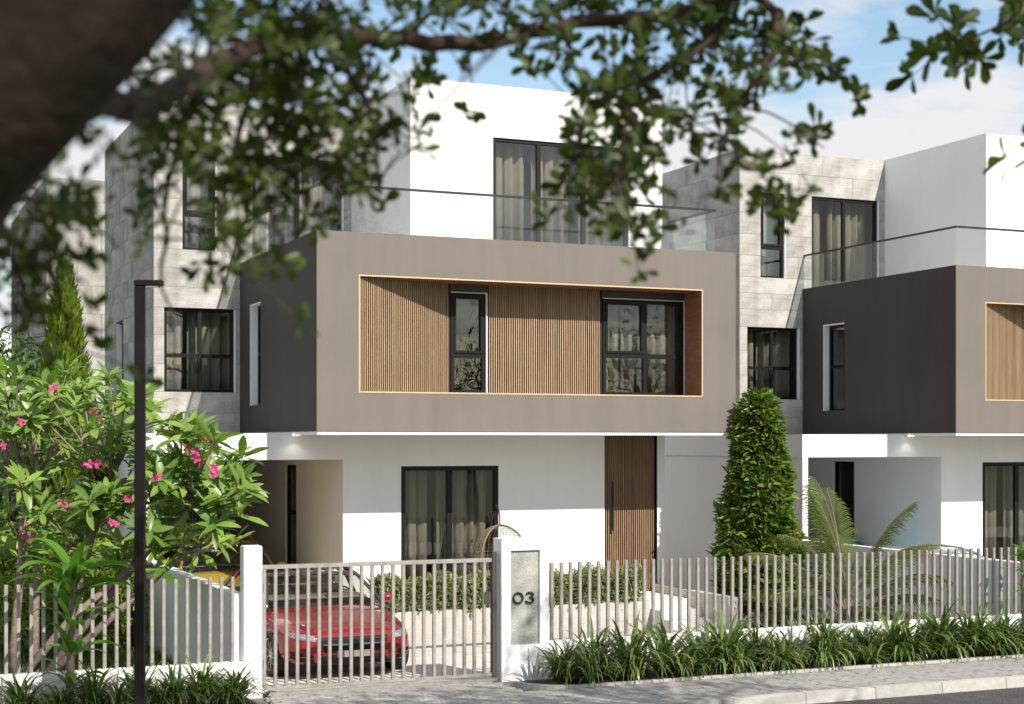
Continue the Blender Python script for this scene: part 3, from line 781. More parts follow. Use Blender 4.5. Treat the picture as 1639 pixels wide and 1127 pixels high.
house = townhouse('townhouse', 'taupe and white house in the middle with carport and recessed slatted bay', random.Random(3))
house2 = copy_tree(house); house2.location = (S, 0, 0)
tag(house2, 'right hand taupe and white house cut off by the picture edge, behind the palm')
tag(house, group='matching houses in the row'); tag(house2, group='matching houses in the row')

for dx in (0, S):
    ld = bpy.data.lights.new('downlight_lamp', 'SPOT'); ld.energy = 2.2; ld.spot_size = 2.2; ld.spot_blend = 0.6; ld.shadow_soft_size = 0.05; ld.color = (1, 0.95, 0.88)
    lo_ = link(bpy.data.objects.new('downlight_lamp', ld)); lo_.location = (0.05+dx, 1.34, ZB-0.075)
# curtains
cg = 'curtains in the house windows'
cur = [
 ('hanging inside the ground floor sliding door of the {}', 'Y', 1.93, 3.50, 0.40, 2.60, 1.78, [(2.42, 2.56)], 'curtain', 0.045),
 ('behind the wide bay window at right of the {}', 'Y', 5.12, 6.55, 3.78, 5.45, 0.86, [(5.46, 5.52)], 'curtain', 0.04),
 ('behind the white wall terrace door of the {}', 'Y', 3.60, 6.05, 5.95, 8.3, YW+0.34, [(4.28, 4.36), (5.1, 5.3)], 'curtain', 0.05),
 ('behind the concrete wall terrace door of the {}', 'Y', 0.27, 1.85, 5.95, 8.3, DEP+0.38, [(0.72, 0.88)], 'curtain', 0.05),
 ('behind the four pane concrete wall window of the {}', 'Y', -1.30, -0.10, 3.7, 5.5, DEP+0.40, [(-0.98, -0.86)], 'curtain', 0.045),
 ('behind the narrow upper concrete wall window of the {}', 'Y', -1.0, -0.42, 6.2, 8.3, DEP+0.38, [], 'sheer', 0.03),
 ('behind the side window of the projecting box of the {}', 'X', 3.40, 4.10, 3.5, 5.5, 0.36, [(3.72, 3.86)], 'curtain', 0.03),
]
cs = []
for i, (t, ax_, a0, a1, z0, z1, tt, gaps, mt, amp) in enumerate(cur):
    amp = amp*1.35
    o = curtain(('pale curtain ' if mt == 'sheer' else 'beige pleated curtain ')+t.format('middle house'), ax_, a0, a1, z0, z1, tt, gaps, mt, amp, seed=i)
    cs.append(o)
for o, q in zip(cs, cur):
    c = o.copy(); COL.objects.link(c); c.location.x += S
    c['label'] = o['label'].replace('middle house', 'right hand house')

# house of the row behind, seen at the far left
bh = thing('concrete_house', 'plain concrete house block behind the conifer at far left', 'house', (-1.67, 18.8, 0))
m_ = MB(); m_.box(0.035, 8, 0.035, 9, -0.28, 9.70); m_.build('wall', M['concrete_core'], bh)
for axis in ('Y', 'X'):
    zz = -0.2; r = 0
    while zz < 9.6:
        z1 = min(zz+0.72, 9.74); x = 0.0
        step = [1.9, 1.3, 2.3][r % 3]; first = True
        while x < 7.9:
            x1 = min(x+(step*0.6 if first else 1.9), 8); first = False
            b_ = MB()
            if axis == 'Y': b_.box(x+.005, x1-.005, 0, 0.034, zz+.005, z1-.005)
            else: b_.box(0, 0.034, x+.04, x1-.005, zz+.005, z1-.005)
            if x < 6: b_.build('concrete_panel', M['concrete'], bh)
            x = x1
        zz = z1; r += 1

# ================================================================== PORCH, STEPS, WALLS
ps = thing('porch', 'granite faced porch platform under the hedge of the middle house', 'porch', (0, 0, 0))
m_ = MB(); m_.box(0.95, 5.70, 0.10, 1.498, -0.28, 0.37); m_.build('platform', M['granite'], ps, bevel=0.008)
m_ = MB(); m_.box(5.70, 6.48, 0.16, 1.498, -0.28, 0.372); m_.build('landing', M['step'], ps, bevel=0.008)
st = thing('entrance_steps', 'pale stone steps up to the slatted front door', 'steps', (5.70, 0, 0))
for k, (zt, y0) in enumerate(((0.24, -0.24), (0.11, -0.64), (-0.02, -1.04))):
    m_ = MB(); m_.box(0.0, 0.78, y0, y0+0.40+(0 if k else 0), -0.28, zt); m_.build('step', M['step'], st, bevel=0.008)
m_ = MB(); m_.box(0.782, 0.97, -1.05, 1.50, -0.28, 0.50); m_.build('cheek_wall', M['granite'], st, bevel=0.008)
# drive slabs (structure piece 'yard')
yard = bpy.data.objects['yard']
sl = MB(); sl.box(0.006, 0.994, 0.006, 0.494, -0.04, 0.0); slm = sl.mesh('slab', M['slab']); bevel_mesh(slm, 0.006, 1)
for i in range(9):
    for j in range(27):
        y = -4.36+j*0.5; x = -2.10+i*1.0-(0.5 if j % 2 else 0.0)
        if x < -2.2 or x > 5.8: continue
        if y > -0.5 and x > 0.0 and not (y > 0.9 and x < 0.6): continue
        o = obj_from('slab', slm, yard)
        o.location = (x, y, -0.135+random.uniform(-.003, .003))
        if j < 2: o.location.z += 0.10*(1-j/2); 
        if j < 2: o.rotation_euler.x = -0.10

mb = MB(); mb.box(9.56, 24, -4.38, 14, -0.29, -0.165); yard2 = tag(mb.build('yard', M['joint']), kind='structure')
for i in range(4):
    for j in range(27):
        o = obj_from('slab', slm, yard2); o.location = (9.58+i*1.0-(0.5 if j % 2 and i else 0.0), -4.36+j*0.5, -0.135+random.uniform(-.003, .003))
# partition walls between drive and garden
for k, (dx, lab) in enumerate(((0, 'white rendered garden wall beside the red car'), (S, 'white rendered garden wall behind the palm at right'))):
    w_ = MB(); w_.box(-2.28+dx, -2.14+dx, -4.36, 1.50, -0.28, 1.19)
    o = w_.build('garden_wall', M['white'], None, bevel=0.008); tag(o, lab, 'wall', 'garden walls between the plots')

# ------------------------------------------------------------------ fences, gate, posts
PITCH = 0.134
pk = MB(); pk.box(-0.02, 0.02, -0.02, 0.02, 0.0, 1.0); pkm = pk.mesh('picket', M['taupe_steel']); bevel_mesh(pkm, 0.003, 1)
def fence(label, x0, x1, px0, n, zlow, ztop):
    f = thing('fence', label, 'fence', (x0, YF, 0), group='picket fences on low white walls')
    b_ = MB(); b_.box(0, x1-x0, 0.0, 0.14, -0.28, zlow); b_.build('low_wall', M['white_low'], f, bevel=0.008)
    for k in range(n):
        x = px0+k*PITCH
        if x > x1-0.03: break
        o = obj_from('picket', pkm, f); o.location = (x-x0, 0.07, zlow-0.01); o.scale.z = ztop-zlow+0.01+random.uniform(-.004, .004)
        o.rotation_euler.y = random.uniform(-.004, .004)
fence('taupe picket fence on low white wall from the house number pier to the right', 1.752, 15.0, 1.82, 99, 0.452, 1.44)
fence('taupe picket fence on low white wall left of the driveway gate', -10.0, -2.192, -9.95, 60, 0.40, 1.40)

gp = MB(); gp.box(-0.11, 0.11, -0.0, 0.20, -0.28, 1.762); o = gp.build('gate_post', M['white'], None, bevel=0.01); o.location = (-2.081, YF, 0)
tag(o, 'slim white gate post at the left end of the driveway gate', 'post')
g = thing('driveway_gate', 'taupe metal driveway gate with upright bars before the red car', 'gate', (-1.97, YF+0.10, 0))
m_ = MB(); m_.box(0.0, 2.965, -0.022, 0.022, 1.475, 1.525); m_.build('top_rail', M['taupe_steel'], g, bevel=0.003)
m_ = MB(); m_.box(0.0, 2.965, -0.022, 0.022, 0.035, 0.075); m_.build('bottom_rail', M['taupe_steel'], g, bevel=0.003)
gb = MB(); gb.box(-0.019, 0.019, -0.019, 0.019, 0.075, 1.475); gbm = gb.mesh('bar', M['taupe_steel'])
for k in range(22):
    o = obj_from('bar', gbm, g); o.location = (0.045+k*0.1345, 0, 0); o.rotation_euler.y = random.uniform(-.0015, .0015)
m_ = MB(); m_.box(2.968, 3.03, -0.035, 0.035, 0.02, 1.60); m_.build('gate_stile', M['head'], g)
m_ = MB(); m_.box(0.0, 3.05, -0.02, 0.02, -0.034, 0.004); m_.build('track', M['taupe_steel'], g)

for z in (0.35, 1.25):
    m_ = MB(); m_.lathe([(0, -0.05), (0.016, -0.05), (0.016, 0.05), (0, 0.05)], 12, T=Matrix.Translation((0.012, -0.03, z))); m_.build('hinge', M['black_steel'], g)
m_ = MB(); m_.box(2.86, 2.95, -0.035, 0.03, 0.95, 1.10); m_.build('latch_box', M['head'], g, bevel=0.004)
m_ = MB(); m_.lathe([(0, -0.02), (0.042, -0.02), (0.045, 0), (0.042, 0.02), (0, 0.02)], 18, T=Matrix.Translation((0.06, -0.03, 0.022)) @ Matrix.Rotation(PI/2, 4, 'X')); m_.build('roller', M['chrome'], g, True)
# pier with the house number
p = thing('gate_pier', 'white gate pier with a concrete plaque reading 03', 'pier', (1.096, YF, 0))
wall('pier', M['white'], p, 'Y', 0.0, 0.655, -0.28, 1.765, 0.0, 0.27, holes=[(0.125, 0.53, 0.42, 1.615)])
m_ = MB(); m_.box(0.127, 0.528, 0.035, 0.26, 0.422, 1.613); m_.build('plaque', M['plaque'], p)
def ring_strip(mb, cx, cz, rx, rz_, w, t0, t1, a0, a1, n=28):
    for k in range(n):
        u, v = a0+(a1-a0)*k/n, a0+(a1-a0)*(k+1)/n
        def P(a, r, t): return (cx+(rx+r)*math.cos(a), t, cz+(rz_+r)*math.sin(a))
        A, B, C_, D = P(u, -w/2, t0), P(u, w/2, t0), P(v, w/2, t0), P(v, -w/2, t0)
        E_, F_, G_, H_ = P(u, -w/2, t1), P(u, w/2, t1), P(v, w/2, t1), P(v, -w/2, t1)
        mb.quad(A, B, C_, D); mb.quad(B, F_, G_, C_); mb.quad(A, D, H_, E_)
        if k == 0: mb.quad(A, E_, F_, B)
        if k == n-1: mb.quad(D, C_, G_, H_)
zc = 1.013
z0m = MB(); ring_strip(z0m, 0.235, zc, 0.064, 0.064, 0.019, 0.008, 0.034, 0, 2*PI, 40); z0m.build('numeral_zero', M['numeral'], p)
t3 = MB()
ring_strip(t3, 0.395, zc+0.034, 0.046, 0.030, 0.019, 0.008, 0.034, math.radians(165), math.radians(-90), 24)
ring_strip(t3, 0.395, zc-0.031, 0.052, 0.035, 0.019, 0.0081, 0.0341, math.radians(90), math.radians(-165), 24)
t3.build('numeral_three', M['numeral'], p)

# ------------------------------------------------------------------ street lamp
lp = at(224, 1127, 16.0); lp.z = 0
l_ = thing('street_lamp', 'tall slim dark street lamp with short flat head in front of the garden', 'street lamp', lp, -TH)
H_ = 4.58
m_ = MB(); m_.box(-0.048, 0.048, -0.048, 0.048, 0.0, H_); m_.build('post', M['lamp_steel'], l_, bevel=0.006)
m_ = MB(); m_.box(-0.05, 0.235, -0.056, 0.056, H_+0.002, H_+0.058); m_.build('lamp_head', M['lamp_steel'], l_, bevel=0.006)
m_ = MB(); m_.box(0.07, 0.195, -0.045, 0.045, H_-0.012, H_+0.001); m_.build('lens', M['lens'], l_)
m_ = MB(); m_.box(-0.11, 0.11, -0.11, 0.11, -0.03, 0.015); m_.build('base_plate', M['lamp_steel'], l_)

# ================================================================== CARS
def car(paint, detail=True):
    """a low four door saloon, nose at y=0 facing -y, 4.6 m long"""
    root = link(bpy.data.objects.new('car', None))
    ST = [(-0.00, 0.56, 0.33, 0.60), (0.035, 0.70, 0.25, 0.665), (0.16, 0.80, 0.20, 0.725), (0.42, 0.865, 0.185, 0.785), (0.82, 0.895, 0.18, 0.855),
          (1.2, 0.90, 0.18, 0.91), (1.6, 0.90, 0.18, 0.945), (2.3, 0.905, 0.18, 0.96), (3.0, 0.905, 0.18, 0.97), (3.7, 0.90, 0.19, 0.99),
          (4.2, 0.875, 0.22, 0.99), (4.48, 0.80, 0.28, 0.95), (4.6, 0.66, 0.38, 0.86)]
    vs, fs = [], []
    def prof(y, w, b, t):
        hgt = t-b
        return [(0, y, b), (0.70*w, y, b), (0.93*w, y, b+0.045), (w*1.0, y, b+0.30*hgt), (w*0.995, y, b+0.60*hgt), (0.965*w, y, t-0.10), (0.85*w, y, t-0.025), (0.62*w, y, t+0.004), (0.36*w, y, t+0.012), (0, y, t+0.020)]
    K = 10
    for s in ST:
        half = prof(*s)
        vs += half+[(-x, y, z) for x, y, z in half[-2:0:-1]]
    n = 2*K-2
    for i in range(len(ST)-1):
        for j in range(n):
            fs.append((i*n+j, i*n+(j+1) % n, (i+1)*n+(j+1) % n, (i+1)*n+j))
    # end caps as quad strips
    for i0 in (0, (len(ST)-1)*n):
        for j in range(K-1):
            a, b = i0+j, i0+j+1
            c, d = i0+(n-j-1) % n, i0+(n-j) % n
            if j == 0: fs.append((a, b, c)) ; continue
            if b == c: fs.append((a, b, d)); continue
            fs.append((a, b, c, d))
    me = bpy.data.meshes.new('body'); me.from_pydata(vs, [], fs)
    bm = bmesh.new(); bm.from_mesh(me); bmesh.ops.recalc_face_normals(bm, faces=bm.faces); bm.to_mesh(me); bm.free()
    me.materials.append(paint)
    tmp = link(bpy.data.objects.new('body', me))
    ss = tmp.modifiers.new('s', 'SUBSURF'); ss.levels = 2; ss.render_levels = 2
    cut = MB(); 
    for y in (0.80, 3.62):
        for sx in (-1, 1):
            T = Matrix.Translation((sx*0.93, y, 0.315)) @ Matrix.Rotation(PI/2, 4, 'Y')
            cut.lathe([(0, -0.22), (0.355, -0.22), (0.355, 0.22), (0, 0.22)], 32, T=T)
    cme = cut.mesh('cutter', M['grille'])
    bm = bmesh.new(); bm.from_mesh(cme); bmesh.ops.remove_doubles(bm, verts=bm.verts, dist=1e-5); bmesh.ops.recalc_face_normals(bm, faces=bm.faces); bm.to_mesh(cme); bm.free()
    co = link(bpy.data.objects.new('cutter', cme))
    bo = tmp.modifiers.new('b', 'BOOLEAN'); bo.object = co; bo.operation = 'DIFFERENCE'; bo.solver = 'EXACT'
    dg = bpy.context.evaluated_depsgraph_get(); dg.update()
    nm = bpy.data.meshes.new_from_object(tmp.evaluated_get(dg))
    bpy.data.objects.remove(tmp); bpy.data.objects.remove(co)
    nm.name = 'body'; nm.polygons.foreach_set('use_smooth', [True]*len(nm.polygons))
    body = obj_from('body', nm, root)
    bm = bmesh.new(); bm.from_mesh(nm); bvh = BVHTree.FromBMesh(bm); 
    def front(x, z):
        hit = bvh.ray_cast(Vector((x, -2, z)), Vector((0, 1, 0)))
        return hit[0].y if hit[0] is not None else 0.25
    def patch(name, c, mat, off=0.012, nu=8, nv=4, parent=root, thick=0.03):
        """four corners (x,z): follows the nose surface, proud by off"""
        mb = MB(); grid = []
        for j in range(nv+1):
            r = []
            for i in range(nu+1):
                u, v = i/nu, j/nv
                x = (1-v)*((1-u)*c[0][0]+u*c[1][0])+v*((1-u)*c[3][0]+u*c[2][0])
                z = (1-v)*((1-u)*c[0][1]+u*c[1][1])+v*((1-u)*c[3][1]+u*c[2][1])
                r.append((x, front(x, z), z))
            grid.append(r)
        O = lambda p, o: (p[0], p[1]-o, p[2])
        for j in range(nv):
            for i in range(nu):
                mb.quad(*[O(q, off) for q in (grid[j][i], grid[j][i+1], grid[j+1][i+1], grid[j+1][i])])
        rim = [grid[0][i] for i in range(nu+1)]+[grid[j][nu] for j in range(1, nv+1)]+[grid[nv][i] for i in range(nu-1, -1, -1)]+[grid[j][0] for j in range(nv-1, 0, -1)]
        for a, b in zip(rim, rim[1:]+rim[:1]): mb.quad(O(a, off), O(a, -thick), O(b, -thick), O(b, off))
        o = mb.build(name, mat, parent)
        bm_ = bmesh.new(); bm_.from_mesh(o.data); bmesh.ops.remove_doubles(bm_, verts=bm_.verts, dist=1e-5); bmesh.ops.recalc_face_normals(bm_, faces=bm_.faces); bm_.to_mesh(o.data); bm_.free()
        return o
    if detail:
        gr = patch('grille', [(-0.37, 0.405), (0.37, 0.405), (0.46, 0.635), (-0.46, 0.635)], M['grille'], 0.006, 14, 5)
        for sx in (-1, 1):
            patch('grille_bar', [(sx*0.075, 0.51), (sx*0.41, 0.52), (sx*0.415, 0.535), (sx*0.075, 0.538)], M['chrome'], 0.022, 8, 1, gr)
            patch('headlight', [(sx*0.49, 0.575), (sx*0.77, 0.625), (sx*0.785, 0.70), (sx*0.50, 0.655)], M['lamp_glass'], 0.006, 8, 3)
            patch('side_intake', [(sx*0.50, 0.265), (sx*0.775, 0.30), (sx*0.785, 0.44), (sx*0.52, 0.385)], M['grille'], 0.005, 8, 3)
            patch('intake_fin', [(sx*0.52, 0.335), (sx*0.775, 0.37), (sx*0.775, 0.385), (sx*0.52, 0.35)], paint, 0.014, 8, 1)
        patch('lower_intake', [(-0.47, 0.262), (0.47, 0.262), (0.40, 0.375), (-0.40, 0.375)], M['grille'], 0.005, 12, 3)
        patch('splitter', [(-0.72, 0.235), (0.72, 0.235), (0.70, 0.262), (-0.70, 0.262)], M['grille'], 0.014, 16, 1)
        patch('number_plate', [(-0.22, 0.345), (0.22, 0.345), (0.22, 0.435), (-0.22, 0.435)], M['plate'], 0.03, 6, 1)
        em = MB(); em.lathe([(0.0, 0.0), (0.06, 0.0), (0.07, 0.006), (0.078, 0.0), (0.078, -0.03)], 28, T=Matrix.Translation((0, front(0, 0.525)-0.022, 0.525)) @ Matrix.Rotation(PI/2, 4, 'X'))
        em.build('emblem', M['grille'], gr, True)
    bm.free()
    # greenhouse
    prof2 = [(1.28, 0.80, 0.905, 0.905), (1.62, 0.80, 0.93, 1.12), (2.02, 0.795, 0.945, 1.325), (2.35, 0.79, 0.95, 1.395), (2.85, 0.785, 0.955, 1.41), (3.35, 0.775, 0.965, 1.36), (3.8, 0.76, 0.985, 1.20), (4.2, 0.73, 0.985, 0.995)]
    def rw(y, zb_, zt): return 0.80-0.52*(zt-zb_)*0.85 if zt > zb_ else 0.8
    roof = MB(); front_g = MB(); rear_g = MB()
    pts = []
    for (y, wb, zb_, zt) in prof2:
        wt = wb-0.42*(zt-zb_)
        row = [Vector((-wt+2*wt*k/6, y-0.035*(1-abs(1-2*k/6)**2)*(1 if y < 2.4 else -1 if y > 3.4 else 0), zt+0.028*(1-(1-2*k/6)**2)*(1 if zt > 1.0 else 0.3))) for k in range(7)]
        pts.append((row, wb, zb_, y))
    for i in range(len(pts)-1):
        r0, r1 = pts[i][0], pts[i+1][0]
        tgt = front_g if i < 2 else rear_g if i >= 5 else roof
        for k in range(6): tgt.quad(r0[k], r0[k+1], r1[k+1], r1[k])
    for sx, k in ((-1, 0), (1, 6)):
        sg = MB()
        for i in range(len(pts)-1):
            r0, r1 = pts[i][0], pts[i+1][0]
            b0 = Vector((sx*pts[i][1], pts[i][3], pts[i][2])); b1 = Vector((sx*pts[i+1][1], pts[i+1][3], pts[i+1][2]))
            q = [b0, b1, r1[k], r0[k]]
            i0 = len(sg.v); sg.v += [tuple(x) for x in q]; sg.f.append(tuple(range(i0, i0+4))); sg.m.append(0)
        sg.build('side_window', M['car_glass'], root)
        line = [pts[i][0][k]+Vector((sx*0.005, 0, 0.004)) for i in range(len(pts))]
        fp = MB(); fp.tube(line, [0.028, 0.028, 0.028, 0.026, 0.026, 0.026, 0.03, 0.04], 6); fp.build('roof_pillar', paint, root, True)
        mp_ = MB(); mp_.tube([Vector((sx*0.79, 2.55, 0.95)), pts[4][0][k]+Vector((0, -0.3, 0))], 0.03, 6); mp_.build('door_pillar', M['grille'], root, True)
        rp = MB(); rp.tube([Vector((sx*0.77, 3.3, 0.96)), Vector((sx*0.72, 3.7, 1.13)), pts[5][0][k]+Vector((0, 0.1, 0))], 0.03, 6); rp.build('rear_pillar', paint, root, True)
    ro = roof.build('roof', paint, root, True)
    sl_ = ro.modifiers.new('t', 'SOLIDIFY'); sl_.thickness = 0.025
    front_g.build('windscreen', M['car_glass'], root, True); rear_g.build('rear_window', M['car_glass'], root, True)
    # cabin: dash, seats, wheel
    m_ = MB(); m_.box(-0.74, 0.74, 1.42, 1.85, 0.80, 0.985); m_.build('dashboard', M['grille'], root, bevel=0.03)
    m_ = MB(); m_.box(-0.755, 0.755, 1.86, 4.0, 0.90, 1.012); m_.build('cabin_trim', M['seat'], root, bevel=0.02)
    seat = MB()
    for sx in (-0.36, 0.36):
        seat.box(sx-0.23, sx+0.23, 2.45, 2.58, 0.95, 1.14); seat.box(sx-0.12, sx+0.12, 2.49, 2.56, 1.15, 1.28)
        o = seat.build('seat', M['seat'], root, bevel=0.03); seat = MB()
    m_ = MB(); m_.tube([(0.36+0.17*math.cos(a), 1.86+0.06*math.sin(a), 1.03+0.13*math.sin(a)) for a in np.linspace(0, 2*PI, 24, endpoint=False)], 0.014, 6, closed=True)
    m_.build('steering_wheel', M['grille'], root, True)
    m_ = MB(); m_.box(-0.12, 0.12, 2.02, 2.05, 1.235, 1.29); m_.build('rear_mirror', M['grille'], root)
    # mirrors
    for sx in (-1, 1):
        m_ = MB(); T = Matrix.Translation((sx*0.97, 1.62, 0.985)) @ Matrix.Diagonal((0.10, 0.065, 0.068, 1))
        m_.lathe([(math.cos(a)*1.0, math.sin(a)) for a in np.linspace(-PI/2, PI/2, 9)], 16, T=T)
        m_.tube([(sx*0.82, 1.62, 0.93), (sx*0.93, 1.62, 0.955)], 0.02, 6)
        m_.build('wing_mirror', paint, root, True)
    # wheels
    for y in (0.80, 3.62):
        for sx in (-1, 1):
            T = Matrix.Translation((sx*0.80, y, 0.315)) @ Matrix.Rotation(sx*PI/2, 4, 'Y')
            t = MB(); t.lathe([(0.235, 0.095), (0.265, 0.105), (0.30, 0.10), (0.315, 0.075), (0.317, 0.0), (0.315, -0.075), (0.30, -0.10), (0.235, -0.10)], 36, T=T, closed=True)
            tr = t.build('wheel', M['tyre'], root, True)
            r = MB(); r.lathe([(0.238, 0.10), (0.225, 0.09), (0.22, 0.04), (0.22, -0.09)], 36, T=T)
            r.lathe([(0.0, 0.075), (0.05, 0.075), (0.06, 0.06), (0.06, 0.03)], 20, T=T)
            for k in range(10):
                T2 = T @ Matrix.Rotation(2*PI*k/10, 4, 'Z')
                r.box(0.05, 0.228, -0.013, 0.013, 0.045, 0.07, T=T2)
            r.build('rim', M['rim'], tr)
            d = MB(); d.lathe([(0.0, 0.02), (0.17, 0.02), (0.17, 0.0)], 24, T=T); d.build('brake_disc', M['grille'], tr)
    return root

CARX = -0.36
red = car(M['red']); red.location = (CARX, -2.98, -0.14); red.name = 'red_car'; red.scale = (1.045, 1, 0.92)
for o in red.children:
    if o.name.startswith('roof'): o.data.materials[0] = M['black_roof']
tag(red, 'shiny red saloon car parked just behind the driveway gate', 'car', 'cars parked in the carports')
def recolour(src, mat, old):
    c = copy_tree(src)
    for o in [c, *c.children_recursive]:
        if o.type == 'MESH' and old.name in [m.name for m in o.data.materials if m]:
            o.data = o.data.copy()
            for i, m in enumerate(o.data.materials):
                if m == old: o.data.materials[i] = mat
    for o in c.children:
        if o.name.startswith('roof'): o.data = o.data.copy(); o.data.materials[0] = mat
    return c
yel = recolour(red, M['yellow'], M['red']); yel.location = (CARX-0.25, 1.75, -0.14); yel.name = 'yellow_car'
tag(yel, 'yellow car with brown roof parked deep in the carport behind the red one', 'car')
yel.scale = (1, 1, 1.04)
for o in yel.children:
    if o.name.startswith(('roof',)):
        o.data = o.data.copy(); o.data.materials[0] = plain('brown_roof', (0.30, 0.17, 0.06), 0.35, coat=0.6)
sil = recolour(red, M['silver'], M['red']); sil.location = (11.15, -2.6, -0.2); sil.name = 'silver_car'; sil.scale = (1, 1, 0.93)
tag(sil, 'silver grey car parked behind the garden wall in the right hand carport', 'car')
cya = recolour(red, M['cyan'], M['red']); cya.location = (11.9, 1.95, -0.26); cya.name = 'cyan_car'
tag(cya, 'bright cyan car seen behind the palm fronds in the right hand carport', 'car')

# ================================================================== EGG CHAIR
ep = at_y(800, 905, 0.85)
eg = thing('egg_chair', 'round wicker egg chair on the porch behind the house number pier', 'chair', (ep.x, 0.85, 0.37))
cz_ = 0.70
sh = MB()
def epnt(u, v):   # u azimuth (0 = towards -y opening), v polar from top
    r = 0.46*math.sin(v)
    return (r*math.sin(u), -r*math.cos(u)*0.95, cz_+0.56*math.cos(v))
for k in range(26):
    u = math.radians(62+k*(236/25)); sh.tube([epnt(u, v) for v in np.linspace(0.06, 2.75, 16)], 0.0045, 4)
for k in range(24):
    v = 0.15+k*0.112; sh.tube([epnt(u, v) for u in np.linspace(math.radians(62), math.radians(298), 22)], 0.004, 4)
sh.build('shell', M['wicker'], eg)
rm = MB()
rm.tube([epnt(math.radians(62), v) for v in np.linspace(0.02, 2.85, 20)], 0.018, 6); rm.tube([epnt(math.radians(-62), v) for v in np.linspace(0.02, 2.85, 20)], 0.018, 6)
rm.build('rim', M['wicker'], eg, True)
sd = MB(); sd.tube([(0, 0.0, cz_+0.55), (0.01, 0.02, cz_+0.70), (0.0, 0.05, cz_+0.82), (-0.035, 0.10, cz_+0.90)], 0.012, 6)
sd.tube([(0.45*math.cos(a), 0.45*math.sin(a), 0.015) for a in np.linspace(0, 2*PI, 28, endpoint=False)], 0.016, 6, closed=True)
sd.tube([(0, 0.45, 0.015), (0, 0.52, 0.5), (0, 0.50, 1.0), (0, 0.30, 1.45), (0, 0.08, 1.49), (-0.035, 0.10, cz_+0.90)], 0.014, 6)
sd.build('stand', M['black_steel'], eg, True)
cu = MB(); T = Matrix.Translation((0, -0.05, 0)) @ Matrix.Diagonal((0.36, 0.33, 0.14, 1))
cu.lathe([(math.cos(a), math.sin(a)) for a in np.linspace(-PI/2, PI/2, 12)], 24, T=T)
co_ = cu.build('cushion', M['cushion'], None, True); co_.location = (ep.x, 0.85, 0.37+0.36)
tag(co_, 'white seat cushion lying in the wicker egg chair', 'cushion')

# ================================================================== PLANTS
def leaf_tmpl(stations, fold=0.15, curl=0.0):
    """unit leaf along +y, normal +z; stations (t, halfwidth)"""
    v = []; tri = []
    for t, w in stations:
        z = -curl*t*t
        v += [(-w, t, z+fold*w), (0, t, z), (w, t, z+fold*w)]
    for k in range(len(stations)-1):
        a = 3*k
        for b in (0, 1):
            tri += [(a+b, a+b+1, a+b+4), (a+b, a+b+4, a+b+3)]
    return np.array(v, float), np.array(tri, int)

def fast_mesh(name, V, T, mat, smooth=True):
    me = bpy.data.meshes.new(name)
    me.vertices.add(len(V)); me.vertices.foreach_set('co', np.ascontiguousarray(V, dtype=np.float32).ravel())
    me.loops.add(len(T)*3); me.loops.foreach_set('vertex_index', np.ascontiguousarray(T, dtype=np.int32).ravel())
    me.polygons.add(len(T)); me.polygons.foreach_set('loop_start', np.arange(0, len(T)*3, 3, dtype=np.int32))
    me.polygons.foreach_set('use_smooth', np.ones(len(T), dtype=bool))
    me.update(calc_edges=True); me.materials.append(mat)
    return me

def frames(D, U):
    D = D/np.linalg.norm(D, axis=1, keepdims=True)
    X = np.cross(D, U); nn = np.linalg.norm(X, axis=1, keepdims=True); X = np.where(nn < 1e-6, [[1, 0, 0]], X/np.maximum(nn, 1e-6))
    Z = np.cross(X, D)
    return np.stack([X, D, Z], axis=2)          # columns

def scatter(tmpl, P, D, U, Sx):
    V, T = tmpl; R = frames(D, U)
    W_ = np.einsum('nij,vj->nvi', R, V)*Sx[:, None, None]+P[:, None, :]
    n, k = len(P), len(V)
    TT = (T[None]+(np.arange(n)*k)[:, None, None]).reshape(-1, 3)
    return W_.reshape(-1, 3), TT, R

def foliage(parent, tmpl, P, D, U, Sx, mat, n_obj=0, leaf='leaf', rest='foliage', origin=None):
    """leaves at WORLD positions; the n_obj that show largest become leaves of their own, the rest is one stuff part"""
    P, D, U, Sx = (np.asarray(a, float) for a in (P, D, U, Sx))
    o = np.array(parent.location if origin is None else origin, float)
    idx = np.arange(len(P))
    if n_obj:
        dd = _s*(P[:, 0]-CX)+_c*(P[:, 1]-CY)
        px = (_c*(P[:, 0]-CX)-_s*(P[:, 1]-CY))/dd*F_PX+819.5; py = HOR-F_PX*(P[:, 2]-CZ)/dd
        inside = (px > -10) & (px < 1649) & (py > -10) & (py < 1137) & (dd > 0.5)
        idx = np.argsort(np.where(inside, -Sx/dd, 1.0), kind='stable')
        me = fast_mesh(leaf, tmpl[0], tmpl[1], mat)
        R = frames(D, U)
        for i in idx[:n_obj]:
            b = obj_from(leaf, me, parent)
            mt = Matrix(R[i].tolist()).to_4x4(); mt.translation = Vector(P[i]-o)
            b.matrix_local = mt @ Matrix.Scale(float(Sx[i]), 4)
        idx = idx[n_obj:]
    if len(idx):
        V, T, _ = scatter(tmpl, P[idx]-o, D[idx], U[idx], Sx[idx])
        tag(obj_from(rest, fast_mesh(rest, V, T, mat), parent), kind='stuff')

def rv(n): 
    v = RNG.normal(size=(n, 3)); return v/np.linalg.norm(v, axis=1, keepdims=True)

OBOV = leaf_tmpl([(0, 0.02), (0.3, 0.10), (0.62, 0.205), (0.85, 0.19), (1.0, 0.03)], 0.25, 0.12)
ELL = leaf_tmpl([(0, 0.02), (0.25, 0.13), (0.55, 0.17), (0.82, 0.10), (1.0, 0.01)], 0.3, 0.2)
LANCE = leaf_tmpl([(0, 0.015), (0.3, 0.11), (0.6, 0.14), (0.85, 0.085), (1.0, 0.01)], 0.3, 0.28)

